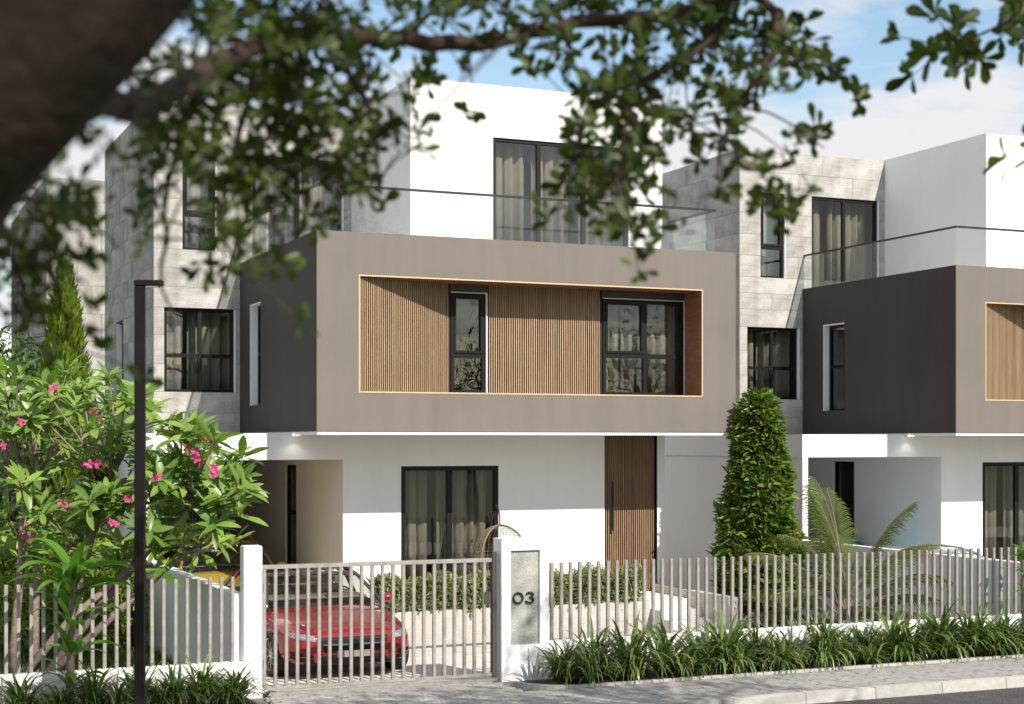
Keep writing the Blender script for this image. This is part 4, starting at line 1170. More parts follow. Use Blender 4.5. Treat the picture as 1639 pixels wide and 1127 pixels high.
def rosettes(C, axis, nleaf, size, spread=(0.5, 1.1), jitter=0.01):
    """leaf arrays of whorls at points C about axes"""
    P, D, U, Sx = [], [], [], []
    for c, a in zip(C, axis):
        a = Vector(a).normalized(); b1 = a.orthogonal().normalized(); b2 = a.cross(b1)
        k = max(3, int(nleaf*random.uniform(0.7, 1.3))); ph = random.random()*6.3
        for j in range(k):
            q = ph+2.4*j; tl = random.uniform(*spread)
            d = a*math.cos(tl)+(b1*math.cos(q)+b2*math.sin(q))*math.sin(tl)
            u = a*math.sin(tl)-(b1*math.cos(q)+b2*math.sin(q))*math.cos(tl)
            u = u+Vector([random.gauss(0, .25) for _ in range(3)])
            P.append([c[i]+random.gauss(0, jitter) for i in range(3)]); D.append(tuple(d)); U.append(tuple(u)); Sx.append(size*random.uniform(0.7, 1.2))
    return P, D, U, Sx

# ------------------------------------------------------------------ foreground street tree (limb, branches, hanging twigs)
def px_line(L): return [at(a, b, c) for a, b, c in L]
BR = {
 'bare': ([(850, 50, 4.2), (800, 70, 3.4), (770, 100, 2.7), (735, 138, 2.6), (688, 188, 2.55), (650, 235, 2.5)], 0.005, 0.002),
 'main': ([(90, 130, 2.3), (215, 178, 2.75), (330, 112, 3.3), (430, 66, 3.6), (540, 60, 3.8), (650, 60, 4.0), (760, 72, 4.1), (850, 50, 4.2), (960, 33, 4.3), (1060, 24, 4.4), (1130, 0, 4.5), (1200, -60, 4.6)], 0.027, 0.016),
 'droop': ([(1130, 0, 4.5), (1190, -25, 4.6), (1238, 15, 4.5), (1243, 80, 4.4), (1215, 130, 4.4), (1180, 168, 4.4), (1160, 220, 4.35), (1150, 262, 4.3)], 0.016, 0.005),
 'inner': ([(1200, -60, 4.6), (1145, 55, 4.5), (1090, 100, 4.4), (1030, 128, 4.3), (965, 155, 4.2), (930, 205, 4.1), (918, 262, 4.1)], 0.014, 0.004),
 'inner2': ([(1030, 128, 4.3), (1000, 200, 4.2), (985, 290, 4.1), (1010, 372, 4.1)], 0.008, 0.003),
 'right': ([(1243, 80, 4.4), (1290, 95, 4.5), (1330, 110, 4.6), (1372, 140, 4.7)], 0.007, 0.002),
 'right2': ([(1160, 220, 4.35), (1200, 262, 4.3), (1240, 300, 4.3), (1285, 330, 4.3)], 0.005, 0.002),
 'right3': ([(1180, 168, 4.4), (1230, 180, 4.5), (1290, 215, 4.6), (1318, 238, 4.6)], 0.004, 0.002),
 'hang1': ([(430, 66, 3.6), (400, 140, 3.6), (380, 220, 3.65), (360, 300, 3.7), (352, 385, 3.75), (392, 442, 3.8)], 0.010, 0.003),
 'hang2': ([(540, 60, 3.8), (572, 140, 3.9), (602, 220, 4.0), (612, 292, 4.0)], 0.009, 0.003),
 'hang3': ([(330, 112, 3.3), (290, 200, 3.4), (268, 300, 3.5), (258, 420, 3.6), (272, 535, 3.6)], 0.010, 0.003),
 'hang4': ([(380, 220, 3.65), (425, 300, 3.7), (452, 380, 3.75), (438, 445, 3.8)], 0.006, 0.002),
 'left': ([(-60, 300, 2.4), (10, 372, 3.0), (75, 430, 3.4), (108, 510, 3.5), (120, 560, 3.5)], 0.012, 0.003),
 'left2': ([(10, 372, 3.0), (40, 480, 3.2), (30, 560, 3.3)], 0.006, 0.002),
 'left3': ([(-60, 300, 2.4), (90, 330, 3.1), (150, 350, 3.4), (190, 400, 3.5)], 0.007, 0.002),
 'top1': ([(650, 60, 4.0), (690, 20, 4.1), (740, -25, 4.2), (800, -80, 4.3)], 0.008, 0.003),
 'top2': ([(430, 66, 3.6), (480, 20, 3.7), (520, -30, 3.8)], 0.008, 0.003),
 'top3': ([(850, 50, 4.2), (900, 15, 4.3), (980, -20, 4.4), (1040, -50, 4.4)], 0.007, 0.003),
 'top4': ([(330, 112, 3.3), (350, 40, 3.5), (330, -40, 3.6)], 0.008, 0.003),
 'mid': ([(500, 62, 3.7), (470, 130, 3.75), (455, 200, 3.8), (500, 260, 3.9), (540, 310, 3.9)], 0.006, 0.002),
}
tb = at(-1500, 1100, 3.1); tb.z = -0.02
ft = thing('street_tree', 'dark leafy street tree overhanging the view from upper left, close to the eye', 'tree', tb)
def rel(ps): return [p_-tb for p_ in ps]
tk = MB(); tk.tube(rel([tb, at(-1250, 1000, 2.9), at(-800, 760, 2.6), at(-350, 500, 2.35), at(-110, 260, 2.25), at(70, 72, 2.2), at(240, -110, 2.2), at(420, -300, 2.3), at(520, -520, 2.6)]), [0.24, 0.20, 0.18, 0.155, 0.128, 0.116, 0.108, 0.095, 0.06], 16)
tk.build('trunk', M['bark_dark'], ft, True)
CL = []
DENS = {'bare': (0, 1, (0, 1)), 'main': (60, 58, (0.02, 0.98)), 'droop': (40, 50, (0.1, 1)), 'inner': (56, 50, (0.1, 1)), 'inner2': (50, 44, (0, 1)), 'right': (9, 28, (0.2, 1)), 'right2': (8, 22, (0.15, 1)),
        'right3': (4, 14, (0.5, 1)), 'hang1': (40, 50, (0, 1)), 'hang2': (36, 44, (0, 1)), 'hang3': (34, 44, (0, .72)), 'hang4': (15, 30, (0.1, 1)), 'left': (26, 42, (0.1, 1)), 'left2': (14, 34, (0.1, 1)),
        'left3': (20, 40, (0.2, 1)), 'top1': (24, 48, (0, 1)), 'top2': (40, 60, (0, 1)), 'top3': (26, 44, (0, 1)), 'top4': (40, 60, (0, 1)), 'mid': (34, 48, (0, 1))}
def along(ps, u):
    L = [0]
    for a, b in zip(ps[:-1], ps[1:]): L.append(L[-1]+(b-a).length)
    t = u*L[-1]
    for k in range(len(ps)-1):
        if t <= L[k+1] or k == len(ps)-2:
            f = (t-L[k])/max(L[k+1]-L[k], 1e-9); return ps[k].lerp(ps[k+1], min(max(f, 0), 1)), (ps[k+1]-ps[k]).normalized()
br_mb = MB(); tw = MB()
RIGHT = Vector((_c, -_s, 0)); FWD = Vector((_s, _c, 0)); UPV = Vector((0, 0, 1))
AX = []
for k, (L, r0, r1) in BR.items():
    ps = px_line(L); n = len(ps)
    # wobble so that it does not run in straight pieces
    fine = []
    for a, b in zip(ps[:-1], ps[1:]):
        for q in range(3):
            pt = a.lerp(b, q/3)
            if q: pt = pt+Vector([random.gauss(0, 0.006) for _ in range(3)])
            fine.append(pt)
    fine.append(ps[-1])
    br = MB(); br.tube(rel(fine), [r0+(r1-r0)*i/(len(fine)-1) for i in range(len(fine))], 8)
    br.build('branch', M['bark'], ft, True)
    cnt, spr, (u0, u1) = DENS[k]
    for _ in range(cnt):
        p0, t0 = along(ps, random.uniform(u0, u1)); d = depth(p0); s_ = spr*d/F_PX
        off = RIGHT*random.gauss(0, s_)+UPV*(random.gauss(-0.25*s_, s_*0.8))+FWD*random.gauss(0, s_*2.2)
        c_ = p0+off
        tw.tube(rel([p0, p0.lerp(c_, 0.5)+UPV*0.01, c_]), [0.0032, 0.0024, 0.0014], 4, cap=False)
        CL.append(c_); AX.append((off.normalized()*0.7+Vector((0, 0, 0.5))).normalized())
# far right sprigs belong to the same kind of tree, on the other pavement
tag(tw.build('twigs', M['bark'], ft), kind='stuff')
P, D, U, Sx = rosettes(CL, AX, 8, 0.054, (0.5, 1.5), 0.012)
Sx = [q*min(1.25, max(0.72, depth(p_)/4.2)) for q, p_ in zip(Sx, P)]
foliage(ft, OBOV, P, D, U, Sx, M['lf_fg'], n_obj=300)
# the rest of the crown, above the picture
CL, AX = [], []
for _ in range(330):
    v = Vector(rv(1)[0])*random.random()**0.4
    CL.append(Vector((-4.6+v.x*3.6, -21.4+v.y*1.9, 7.2+v.z*1.1))); AX.append((v+Vector((0, 0, 0.8))).normalized())
P, D, U, Sx = rosettes(CL, AX, 9, 0.13, (0.5, 1.5), 0.09)
foliage(ft, OBOV, P, D, U, Sx, M['lf_fg'], rest='upper_foliage')

# tall tree on the far pavement to the right: its crown shades the driveway, its low sprigs enter at the right edge
tb2 = Vector((4.6, -16.2, 0))
t2 = thing('street_tree', 'street tree whose low sprigs enter at the upper right corner', 'tree', tb2)
tk = MB(); tk.tube([(0, 0, -0.02), (0.05, 0, 2.5), (-0.1, 0.05, 5.0), (-0.25, 0, 7.0), (-0.3, -0.2, 9.2)], [0.22, 0.17, 0.14, 0.10, 0.04], 12)
tk.build('trunk', M['bark'], t2, True)
CL, AX = [], []
tw = MB()
def crown(cen, rad, n, base):
    for _ in range(n):
        v = Vector(rv(1)[0]); r = random.random()**0.4
        c_ = Vector((cen[0]+v.x*rad[0]*r, cen[1]+v.y*rad[1]*r, cen[2]+v.z*rad[2]*r))
        CL.append(c_); AX.append((v*0.6+Vector((0, 0, 0.6))).normalized())
        if random.random() < 0.5: tw.tube([(base-tb2)+Vector((random.gauss(0, .1), random.gauss(0, .1), random.uniform(-1.0, .6))), (base-tb2).lerp(c_-tb2, 0.5)+Vector((0, 0, 0.2)), c_-tb2], [0.03, 0.016, 0.005], 5, cap=False)
base2 = tb2+Vector((-0.25, 0, 7.2))
for cen, rad, n in (((3.1, -16.4, 9.0), (1.3, 0.75, 0.7), 60), ((1.6, -15.9, 8.6), (1.1, 0.6, 0.6), 42), ((5.2, -16.3, 8.9), (1.3, 0.7, 0.8), 44), ((4.1, -15.5, 9.6), (1.4, 0.6, 0.6), 26), ((0.6, -16.6, 8.8), (0.9, 0.6, 0.5), 26), ((6.8, -16.9, 8.6), (1.0, 0.7, 0.7), 14), ((-1.8, -15.5, 9.0), (1.6, 0.6, 0.6), 85)):
    crown(cen, rad, n, base2)
sprig = [([(1780, -60, 5.6), (1660, 15, 5.3), (1570, 55, 5.2), (1495, 82, 5.1)], 26, 26), ([(1800, 140, 5.4), (1690, 225, 5.2), (1625, 268, 5.1)], 9, 22)]
for L, n, spr in sprig:
    ps = px_line(L)
    br = MB(); br.tube([q-tb2 for q in [base2+Vector((0, 0, -2.2 if L[0][1] > 0 else -1.6)), ps[0].lerp(base2, .45)+Vector((0, 0, .15)), *ps]], [0.03, 0.02, 0.012, 0.008, 0.005, 0.003][:len(ps)+2], 6)
    br.build('branch', M['bark'], t2, True)
    for _ in range(n):
        p0, t0 = along(ps, random.uniform(0.3, 1)); s_ = spr*depth(p0)/F_PX
        c_ = p0+RIGHT*random.gauss(0, s_)+UPV*random.gauss(0, s_)+FWD*random.gauss(0, s_*2)
        tw.tube([p0-tb2, c_-tb2], [0.003, 0.0015], 4, cap=False)
        CL.append(c_); AX.append(((c_-p0).normalized()+Vector((0, 0, 0.3))).normalized())
tag(tw.build('twigs', M['bark'], t2), kind='stuff')
ncr = len(CL)-35
P, D, U, Sx = rosettes(CL[:ncr], AX[:ncr], 9, 0.17, (0.5, 1.5), 0.12)
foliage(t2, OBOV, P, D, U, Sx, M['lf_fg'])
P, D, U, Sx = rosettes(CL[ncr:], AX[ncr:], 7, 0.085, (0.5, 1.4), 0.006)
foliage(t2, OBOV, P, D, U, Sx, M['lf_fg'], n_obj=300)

def round_tree(name, label, loc, rad, zc_, hgt, n, size, mat, tmpl=ELL, n_obj=0, group=None, trunk_r=0.14, clumps=26):
    r_ = thing(name, label, 'tree', loc, group=group)
    tk = MB(); tk.tube([(0, 0, -0.3), (0.04, 0, zc_*0.4), (0, 0.05, zc_), (0, 0, zc_+hgt*0.5)], [trunk_r, trunk_r*0.75, trunk_r*0.45, 0.02], 9)
    cc = []
    for k in range(clumps):
        v = rv(1)[0]; q = random.uniform(0.45, 0.95)
        c_ = np.array([v[0]*rad*q, v[1]*rad*q, zc_+v[2]*hgt*q]); cc.append(c_)
        if k % 2 == 0: tk.tube([(0, 0, zc_*0.8), tuple(c_*0.5+np.array([0, 0, zc_*0.45])), tuple(c_)], [trunk_r*0.3, trunk_r*0.18, 0.01], 5, cap=False)
    tk.build('trunk', M['bark'], r_, True)
    cc = np.array(cc); pick = RNG.integers(0, clumps, n)
    g = rv(n)*np.cbrt(RNG.random((n, 1)))*rad*0.36
    P = cc[pick]+g+np.array(loc)
    D = rv(n)+0.7*g/np.linalg.norm(g, axis=1, keepdims=True)+np.array([0, 0, -0.1]); U = rv(n)*0.6+np.array([0, 0, 1.0])
    foliage(r_, tmpl, P, D, U, size*(0.7+0.6*RNG.random(n)), mat, n_obj)
    return r_
# trees over the road: seen only in the window panes
for k, (x, y, lab) in enumerate(((10, -31, 'leafy tree across the road mirrored in the slatted bay window'), (17, -33, 'leafy tree across the road mirrored in the wide bay window'), (25, -35, 'leafy tree across the road mirrored in the right hand house'), (3, -30, 'leafy tree across the road mirrored in the concrete wall windows'))):
    round_tree('roadside_tree', lab, (x, y, -0.3), 2.9, 6.0, 2.9, 3000, 0.19, M['lf_back'], ELL, group='trees across the road', trunk_r=0.28)

# ------------------------------------------------------------------ frangipani
fb = Vector((-4.35, -2.6, -0.06))
fr = thing('frangipani', 'pink flowering frangipani spreading over the left garden fence', 'tree', fb)
tips = []; fm = MB()
# target tips spread over the crown as seen
for px, py in [(20, 640), (60, 660), (105, 640), (150, 650), (170, 690), (195, 640), (255, 690), (275, 735), (300, 690), (330, 740), (352, 700), (385, 745), (405, 770), (400, 800), (350, 790), (310, 800), (275, 790), (240, 760),
               (30, 700), (80, 710), (120, 740), (160, 740), (200, 730), (20, 760), (60, 770), (110, 780), (150, 790), (190, 790), (230, 810), (15, 820), (70, 830), (180, 840), (260, 840), (330, 850), (300, 850), (215, 860), (45, 870), (370, 830), (140, 850), (250, 890), (200, 900),
               (-20, 690), (-25, 780), (130, 690), (225, 650), (88, 615), (300, 760), (360, 760), (30, 600), (-10, 630), (160, 620)]:
    for rep in range(3):
        d = random.uniform(18.8, 21.4) if rep else random.uniform(18.5, 19.6)
        tips.append(at(min(px-(8 if px > 330 else 0)+random.gauss(0, 17), 385), py+random.gauss(0, 17)+(10 if rep else 0), d))
forks = [at(60, 900, 19.6), at(130, 880, 19.4), at(220, 900, 19.5), at(300, 880, 19.6), at(170, 780, 19.6), at(40, 780, 19.8), at(310, 800, 19.7)]
stem0 = [fb+Vector((0.0, 0, 0)), fb+Vector((0.35, 0.1, 0)), fb+Vector((-0.3, -.1, 0))]
for k, f in enumerate(forks):
    b0 = stem0[k % 3]
    fm.tube([b0-fb, b0.lerp(f, 0.5)-fb+Vector((random.gauss(0, .08), 0, 0.1)), f-fb], [0.065, 0.05, 0.035], 8)
for t in tips:
    f = min(forks, key=lambda q: (q-t).length)
    mid = f.lerp(t, 0.5)+Vector((random.gauss(0, .05), random.gauss(0, .05), -0.06))
    fm.tube([f-fb, mid-fb, t-fb], [0.021, 0.016, 0.010], 6)
fm.build('trunk', M['bark_pale'], fr, True)
AX = [(Vector((random.gauss(0, .45), random.gauss(-0.35, .4), 1)).normalized()) for _ in tips]
P, D, U, Sx = rosettes(tips, AX, 12, 0.33, (0.5, 1.6), 0.025)
foliage(fr, LANCE, P, D, U, Sx, M['lf_frangi'], n_obj=300)
PET = leaf_tmpl([(0, 0.05), (0.4, 0.3), (0.75, 0.34), (1.0, 0.12)], 0.2, 0.25)
PP, DD, UU, SS = [], [], [], []
for px, py in [(88, 622), (32, 678), (152, 662), (305, 715), (308, 725), (155, 745), (140, 750), (40, 850), (45, 858), (105, 808), (340, 705), (345, 755), (250, 768), (2, 712), (180, 838), (205, 800), (345, 745), (318, 735)]:
    c_ = at(px, py, 18.6)
    for q in range(2):
        cc = c_+Vector([random.gauss(0, .03) for _ in range(3)]); ax_ = Vector((random.gauss(0, .5), -1, random.gauss(0.3, .4))).normalized()
        a, b, c, d = rosettes([cc], [ax_], 5, 0.055, (0.8, 1.3), 0.002); PP += a; DD += b; UU += c; SS += d
foliage(fr, PET, PP, DD, UU, SS, M['petal'], rest='blossom')

# ------------------------------------------------------------------ strap leaved plants in the bed
def strap_leaf(L, w, e0, droop, twist=0.0, n=9):
    v, tri = [], []; y = z = 0.0; e = e0
    for k in range(n+1):
        t = k/n
        ww = w*(0.25+0.75*min(1, t*3.5))*(1-max(0, (t-0.45)/0.55)**1.8)+0.001
        sd = math.sin(twist*t)*ww
        v += [(-ww, y, z+0.35*ww+sd), (0, y, z), (ww, y, z+0.35*ww-sd)]
        y += math.cos(e)*L/n; z += math.sin(e)*L/n; e -= droop/n*(0.5+t)
    for k in range(n):
        a = 3*k
        for b in (0, 1): tri += [(a+b, a+b+1, a+b+4), (a+b, a+b+4, a+b+3)]
    return np.array(v), np.array(tri)
strap = [fast_mesh('leaf', *strap_leaf(0.74*s, 0.064, e, dr, tw_), M['lf_cord']) for s, e, dr, tw_ in ((1, 1.0, 1.9, .4), (0.9, 1.25, 1.7, -.3), (1.05, 0.75, 1.7, .2), (0.85, 0.55, 1.3, -.5), (0.75, 1.4, 1.0, .3))]
def cordyline(label, base, tiers, lean=(0, 0)):
    r_ = thing('dracaena', label, 'plant', base, group='dracaenas in the street bed')
    top = tiers[-1][0]
    m_ = MB(); m_.tube([(0, 0, -0.03), (lean[0]*0.4, 0, top*0.5), (lean[0], lean[1], top+0.06)], [0.05, 0.043, 0.03], 9); m_.build('stem', M['bark_pale'], r_, True)
    for z, n, s in tiers:
        ph = random.random()*6
        for k in range(n):
            o = obj_from('leaf', random.choice(strap), r_)
            o.location = (lean[0]*z/top, lean[1]*z/top, z+random.uniform(-.05, .07)); o.rotation_euler = (0, random.uniform(-.25, .25), ph+k*2.4+random.uniform(-.3, .3)); sx = s*random.uniform(0.8, 1.15); o.scale = (sx, sx, sx)
cb0 = at_y(112, 1127, -5.0); cordyline('tall dracaena with arching bright green strap leaves before the left fence', (cb0.x, -5.0, 0.01), [(0.25, 8, 0.75), (0.6, 8, 0.85), (0.95, 7, 0.9), (1.30, 10, 1.2), (1.45, 9, 1.15)], (0.03, 0))
cb1 = at_y(1640, 1000, -4.95); cordyline('dracaena with bright green leaves at the right picture edge before the fence', (cb1.x, -4.95, 0.01), [(0.75, 7, 0.42), (1.05, 9, 0.5), (1.28, 11, 0.52)])

# ------------------------------------------------------------------ lily turf clumps along the walls
def blades(n, seed, L=(0.46, 0.80), w=0.0155, rb=0.08):
    rg = np.random.default_rng(seed); K = 6
    az = rg.random(n)*2*PI; e0 = rg.uniform(0.7, 1.5, n); ln = rg.uniform(*L, n); dr = rg.uniform(1.5, 3.0, n)*(1.62-e0*0.45)
    r0 = rb*np.sqrt(rg.random(n)); a0 = rg.random(n)*2*PI
    x0, y0 = r0*np.cos(a0), r0*np.sin(a0); V = np.zeros((n, (K+1)*2, 3)); h = np.zeros(n); z = np.zeros(n); e = e0.copy()
    for k in range(K+1):
        t = k/K; ww = w*(1-max(0, (t-0.4)/0.6)**2)*(0.6+0.4*min(1, 4*t))+0.0006
        dx, dy = np.cos(az), np.sin(az)
        V[:, 2*k] = np.stack([x0+dx*h-dy*ww, y0+dy*h+dx*ww, z], 1); V[:, 2*k+1] = np.stack([x0+dx*h+dy*ww, y0+dy*h-dx*ww, z], 1)
        h = h+np.cos(e)*ln/K; z = np.maximum(z+np.sin(e)*ln/K, 0.006); e = e-dr/K*(0.4+1.2*t)
    tri = []
    for k in range(K): a = 2*k; tri += [(a, a+1, a+3), (a, a+3, a+2)]
    T = (np.array(tri)[None]+(np.arange(n)*(K+1)*2)[:, None, None]).reshape(-1, 3)
    return V.reshape(-1, 3), T
lily = [fast_mesh('leaves', *blades((105, 80, 130, 95, 70, 120, 90, 140)[s], s), M['lf_lily']) for s in range(8)]
spots = []
x = 1.65
while x < 9.3:
    spots.append((x+random.uniform(-.06, .06), random.uniform(-5.08, -4.92), random.uniform(0.75, 1.25))); x += random.uniform(0.36, 0.56)
x = 1.95
while x < 9.3:
    spots.append((x, -5.28+random.uniform(-.03, .03), random.uniform(0.55, 0.75))); x += random.uniform(0.5, 0.8)
nright = len(spots)
spots += [(-2.42, -5.05, 1.0), (-2.78, -4.98, 1.15), (-3.12, -5.1, 1.0), (-3.5, -5.0, 1.0), (-4.0, -5.05, 1.1), (-4.35, -5.15, 0.9), (-4.75, -5.0, 1.1), (-2.6, -5.25, 0.75), (-3.3, -5.28, 0.8), (-3.75, -5.25, 0.8), (-4.5, -5.25, .8)]
ORD = ['first', 'second', 'third', 'fourth', 'fifth', 'sixth', 'seventh', 'eighth', 'ninth', 'tenth', 'eleventh', 'twelfth', 'thirteenth', 'fourteenth', 'fifteenth', 'sixteenth', 'seventeenth', 'eighteenth', 'nineteenth', 'twentieth', 'twenty-first', 'twenty-second', 'twenty-third', 'twenty-fourth', 'twenty-fifth']
count = {}
for k, (x, y, s_) in enumerate(spots):
    side = 'right' if k < nright else 'left'; rowk = 'front' if y < -5.2 else 'back'
    q_ = count.get((side, rowk), 0); count[(side, rowk)] = q_+1
    if side == 'right': lab = f"{ORD[q_]} lily turf clump from the number pier in the {rowk} row along the wall"
    else: lab = f"{ORD[q_]} lily turf clump from the gate in the shaded {rowk} row at left"
    r_ = thing('lily_turf', lab, 'plant', (x, y, 0.012), random.random()*6.3, 'lily turf clumps right of the pier' if k < nright else 'lily turf clumps left of the gate')
    s_ *= 1.16 if k < nright else 0.88; o = tag(obj_from('leaves', lily[(k*3) % 8], r_), kind='stuff'); o.scale = (s_, s_, s_*random.uniform(0.9, 1.15))

# ------------------------------------------------------------------ clipped topiary
tp = at(1214, 1000, 26.2); tb_ = Vector((tp.x, tp.y, -0.1))
to = thing('topiary_tree', 'tall clipped bright green cone shrub between the two houses', 'tree', tb_)
m_ = MB(); m_.tube([(0, 0, 0), (0, 0, 1.5), (0, 0, 3.3)], [0.07, 0.05, 0.02], 8); m_.build('trunk', M['bark'], to, True)
n = 14000; zz = RNG.random(n)**0.85; H0 = (at(1218, 636, 26.2)).z+0.1
rad = np.interp(zz, [0, 0.08, 0.3, 0.6, 0.86, 0.96, 1.0], [0.50, 0.58, 0.60, 0.43, 0.27, 0.21, 0.07])
az = RNG.random(n)*2*PI
lump = 1+0.10*np.sin(az*3+zz*14)+0.09*np.sin(az*5-zz*23)+0.22*(RNG.random(n) > 0.965)
rr = rad*lump*(1-0.34*RNG.random(n)**2.2)
P = np.stack([rr*np.cos(az), rr*np.sin(az), 0.15+zz*(H0-0.15)], 1)+np.array(tb_)
out = np.stack([np.cos(az), np.sin(az), 0.55+0*az], 1)
D = out+rv(n)*0.95; U = np.array([0, -0.2, 1.0])+rv(n)*0.9
foliage(to, ELL, P, D, U, 0.185*(0.55+0.7*RNG.random(n)), M['lf_topi'])

# ------------------------------------------------------------------ hedge on the porch edge
hg = thing('hedge', 'low leafy hedge along the porch edge behind the gate and pier', 'hedge', (1.0, 0.1, 0.37))
n = 30000
P = np.stack([0.98+RNG.random(n)*4.62, 0.12+RNG.random(n)*0.42, 0.36+RNG.random(n)**0.8*0.46], 1)
# keep most of it near the surface
edge = (np.abs(P[:, 1]-0.12) < 0.11) | (P[:, 2] > 0.72) | (RNG.random(n) < 0.3)
P = P[edge]; n = len(P)
P[:, 2] += 0.05*np.sin(P[:, 0]*7)+0.04*RNG.normal(size=n); P[:, 1] += 0.03*np.sin(P[:, 0]*9+1)-0.03*RNG.random(n)
D = rv(n)*0.9+np.array([0, -0.4, 0.5]); U = rv(n)*0.5+np.array([0, -.6, 0.8])
foliage(hg, ELL, P, D, U, 0.085*(0.6+0.7*RNG.random(n)), M['lf_hedge'])
m_ = MB()
for k in range(24): m_.tube([(0.1+k*0.19, 0.2, -0.02), (0.12+k*0.19+random.gauss(0, .04), 0.2, 0.38)], [0.012, 0.006], 5)
m_.build('stems', M['bark'], hg); hg.children[-1]['kind'] = 'stuff'

# ------------------------------------------------------------------ areca palm
pb = at(1350, 1000, 23.4); pb.z = -0.1
pa = thing('areca_palm', 'feathery areca palm with yellowish fronds behind the right fence', 'palm', pb)
def frond(L, az, e0, droop, seed):
    rg = random.Random(seed); mbx = MB(); V, T = [], []
    K = 16; p_ = Vector((0, 0, 0)); e = e0; pts = []
    for k in range(K+1):
        pts.append((p_.copy(), e)); p_ = p_+Vector((math.cos(az)*math.cos(e), math.sin(az)*math.cos(e), math.sin(e)))*L/K; e -= droop/K*(0.3+1.4*k/K)
    mbx.tube([q[0] for q in pts], [0.016*(1-0.8*k/K)+0.002 for k in range(K+1)], 5)
    side = Vector((-math.sin(az), math.cos(az), 0))
    NL = 44
    for k in range(NL):
        t = 0.22+0.78*k/(NL-1); f = t*K; i = min(int(f), K-1); q = pts[i][0].lerp(pts[i+1][0], f-i); ee = pts[i][1]
        fw = Vector((math.cos(az)*math.cos(ee), math.sin(az)*math.cos(ee), math.sin(ee))); up = fw.cross(side)*-1
        ll = L*0.30*(math.sin(PI*min(1, 0.12+t*0.86))**0.6)*rg.uniform(0.85, 1.1)
        for sg in (-1, 1):
            d = (side*sg*0.85+fw*0.65+up*0.30).normalized(); wv_ = fw*0.0105
            a, m1, m2, tp_ = q, q+d*ll*0.35+Vector((0, 0, 0.0)), q+d*ll*0.72-Vector((0, 0, 0.05*ll)), q+d*ll-Vector((0, 0, 0.22*ll))
            mbx.quad(a-wv_*.5, a+wv_*.5, m1+wv_, m1-wv_, 1); mbx.quad(m1-wv_, m1+wv_, m2+wv_*.7, m2-wv_*.7, 1); mbx.quad(m2-wv_*.7, m2+wv_*.7, tp_+wv_*.1, tp_-wv_*.1, 1)
    return mbx
VD = math.atan2(_c, _s)   # away from the eye
for k, (L, a, e0, dr, z) in enumerate([(1.95, VD+1.75, 1.40, 0.50, 0.6), (2.0, VD+0.9, 1.5, 0.55, 0.62), (1.9, VD-1.75, 1.22, 0.65, 0.6), (1.95, VD+2.2, 1.1, 1.2, 0.55), (1.75, VD-1.2, 1.0, 1.2, 0.55), (1.8, VD-2.1, 0.85, 1.4, 0.45),
                                      (1.7, VD+2.7, 0.95, 1.5, 0.45), (1.6, VD+1.5, 0.75, 1.4, 0.35), (1.3, VD-2.6, 0.7, 1.4, 0.3), (1.2, VD+3.14, 0.9, 1.5, 0.25), (1.4, VD-1.4, 0.5, 1.1, 0.25), (1.4, VD+1.4, 0.5, 1.1, 0.25), (1.7, VD, 1.2, 1.0, 0.5),
                                      (1.85, VD-1.55, 1.02, 1.25, 0.55), (1.85, VD+1.6, 0.98, 1.3, 0.5), (1.9, VD+0.2, 1.42, 0.6, 0.6), (1.5, VD+2.0, 0.7, 1.2, 0.4), (1.5, VD-1.9, 0.65, 1.2, 0.4)]):
    o = frond(L, a, e0, dr, k).build('frond', [M['bark_pale'], M['lf_palm']], pa); o.location = (random.gauss(0, .05), random.gauss(0, .05), z)
m_ = MB()
for k in range(5): m_.tube([(random.gauss(0, .06), random.gauss(0, .06), 0), (random.gauss(0, .06), random.gauss(0, .06), 0.65)], [0.03, 0.018], 6)
m_.build('stem', M['bark_pale'], pa, True)
# low shrub mass behind the right fence
for k, (px, d, lab) in enumerate(((1255, 23.0, 'leafy low shrub at the foot of the topiary behind the fence'), (1300, 22.2, 'leafy low shrub left of the palm behind the fence'))):
    q = at(px, 1000, d)
    r_ = thing('shrub', lab, 'shrub', (q.x, q.y, -0.1)); n = 900
    v = rv(n)*np.cbrt(RNG.random((n, 1)))*np.array([0.5, 0.45, 0.55])
    v[:, 2] = np.abs(v[:, 2])
    foliage(r_, LANCE, v+np.array(r_.location), v+rv(n)*0.3+np.array([0, 0, .2]), rv(n)*.5+np.array([0, 0, 1.]), 0.15*(0.6+0.6*RNG.random(n)), M['lf_palm'])
    m_ = MB(); m_.tube([(0, 0, 0), (0, 0, 0.3)], 0.02, 6); m_.build('stem', M['bark'], r_)

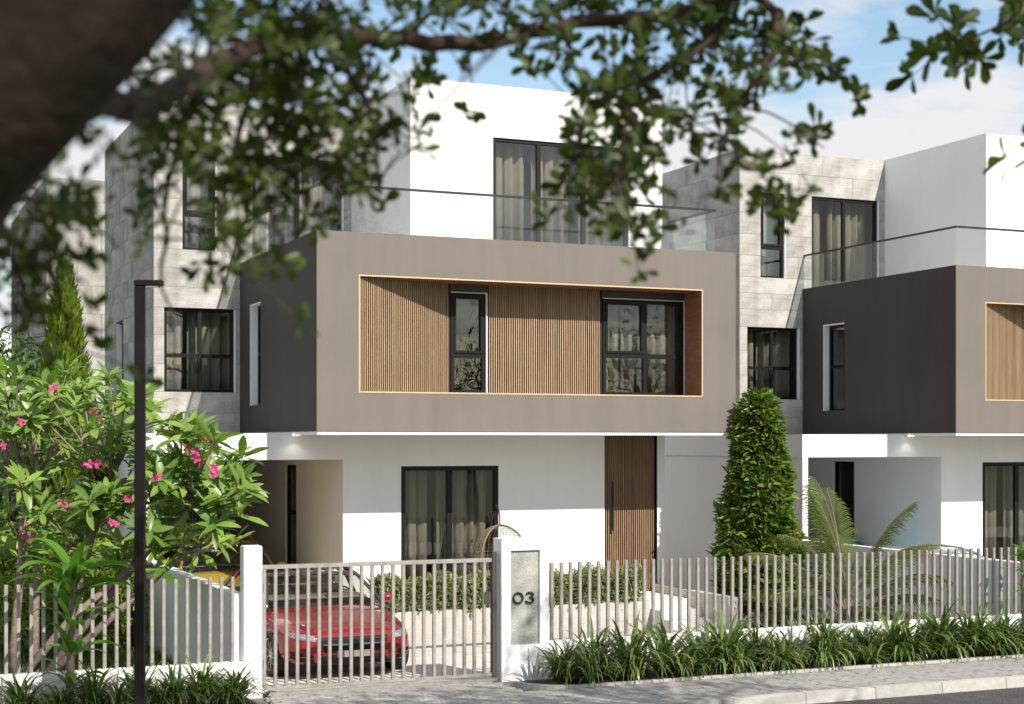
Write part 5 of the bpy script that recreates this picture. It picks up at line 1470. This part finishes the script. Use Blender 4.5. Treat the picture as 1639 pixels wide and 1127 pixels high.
# ------------------------------------------------------------------ conifer and trees at the left
cp = at(104, 900, 26.5); cb = Vector((cp.x, cp.y, -0.1))
cf = thing('conifer', 'slender bright green conifer beside the concrete side wall at left', 'tree', cb)
m_ = MB(); m_.tube([(0, 0, 0), (0, 0, 3), (0, 0, 6.2)], [0.09, 0.05, 0.01], 7); m_.build('trunk', M['bark'], cf, True)
n = 7000; H0 = (at(105, 428, 26.5)).z+0.1
zz = RNG.random(n)**0.8; az = RNG.random(n)*2*PI
rad = np.interp(zz, [0, 0.2, 0.55, 0.85, 1], [0.62, 0.60, 0.45, 0.20, 0.02])*(1+0.16*np.sin(az*4+zz*30)+0.12*np.sin(az*7-zz*50))
rr = rad*(1-0.4*RNG.random(n)**2)
P = np.stack([rr*np.cos(az), rr*np.sin(az), 0.1+zz*(H0-0.1)], 1)+np.array(cb)
D = np.stack([np.cos(az)*0.6, np.sin(az)*0.6, 1.1+0*az], 1)+rv(n)*0.35; U = np.stack([np.cos(az), np.sin(az), 0*az], 1)+rv(n)*0.4
SPRAY = leaf_tmpl([(0, 0.05), (0.3, 0.16), (0.7, 0.12), (1.0, 0.01)], 0.3, 0.0)
foliage(cf, SPRAY, P, D, U, 0.17*(0.6+0.7*RNG.random(n)), M['lf_conifer'])
q = at(15, 700, 27.0); round_tree('garden_tree', 'round leafy garden tree at the left edge behind the frangipani', (q.x, q.y, -0.1), 1.5, 2.6, 1.9, 5200, 0.16, M['lf_back'], group='garden trees at left')
q = at(-60, 700, 33.0); round_tree('garden_tree', 'tall garden tree at the left edge beyond the conifer', (q.x, q.y, -0.1), 2.0, 4.0, 2.0, 2600, 0.20, M['lf_back'], group='garden trees at left')
q = at(60, 960, 22.5); round_tree('garden_shrub', 'sunlit yellow green shrub under the frangipani behind the left fence', (q.x, q.y, -0.1), 1.2, 0.95, 0.95, 5200, 0.13, M['lf_conifer'], group='garden shrubs at left', trunk_r=0.05)
q = at(185, 940, 24.0); round_tree('garden_shrub', 'yellow green shrub by the white garden wall behind the left fence', (q.x, q.y, -0.1), 0.95, 0.85, 0.8, 4200, 0.12, M['lf_conifer'], group='garden shrubs at left', trunk_r=0.05)
# lawn grass near the fence
n = 9000
P = np.stack([-6.5+RNG.random(n)*4.15, -4.3+RNG.random(n)*5.5, np.full(n, -0.065)], 1)
D = rv(n)*0.45+np.array([0, 0, 1.0]); U = rv(n)
BL = leaf_tmpl([(0, 0.05), (0.5, 0.045), (1.0, 0.005)], 0.2, 0.2)
V, T, _ = scatter(BL, P, D, U, 0.11*(0.6+0.7*RNG.random(n)))
tag(obj_from('grass', fast_mesh('grass', V, T, M['grass'])), kind='stuff')
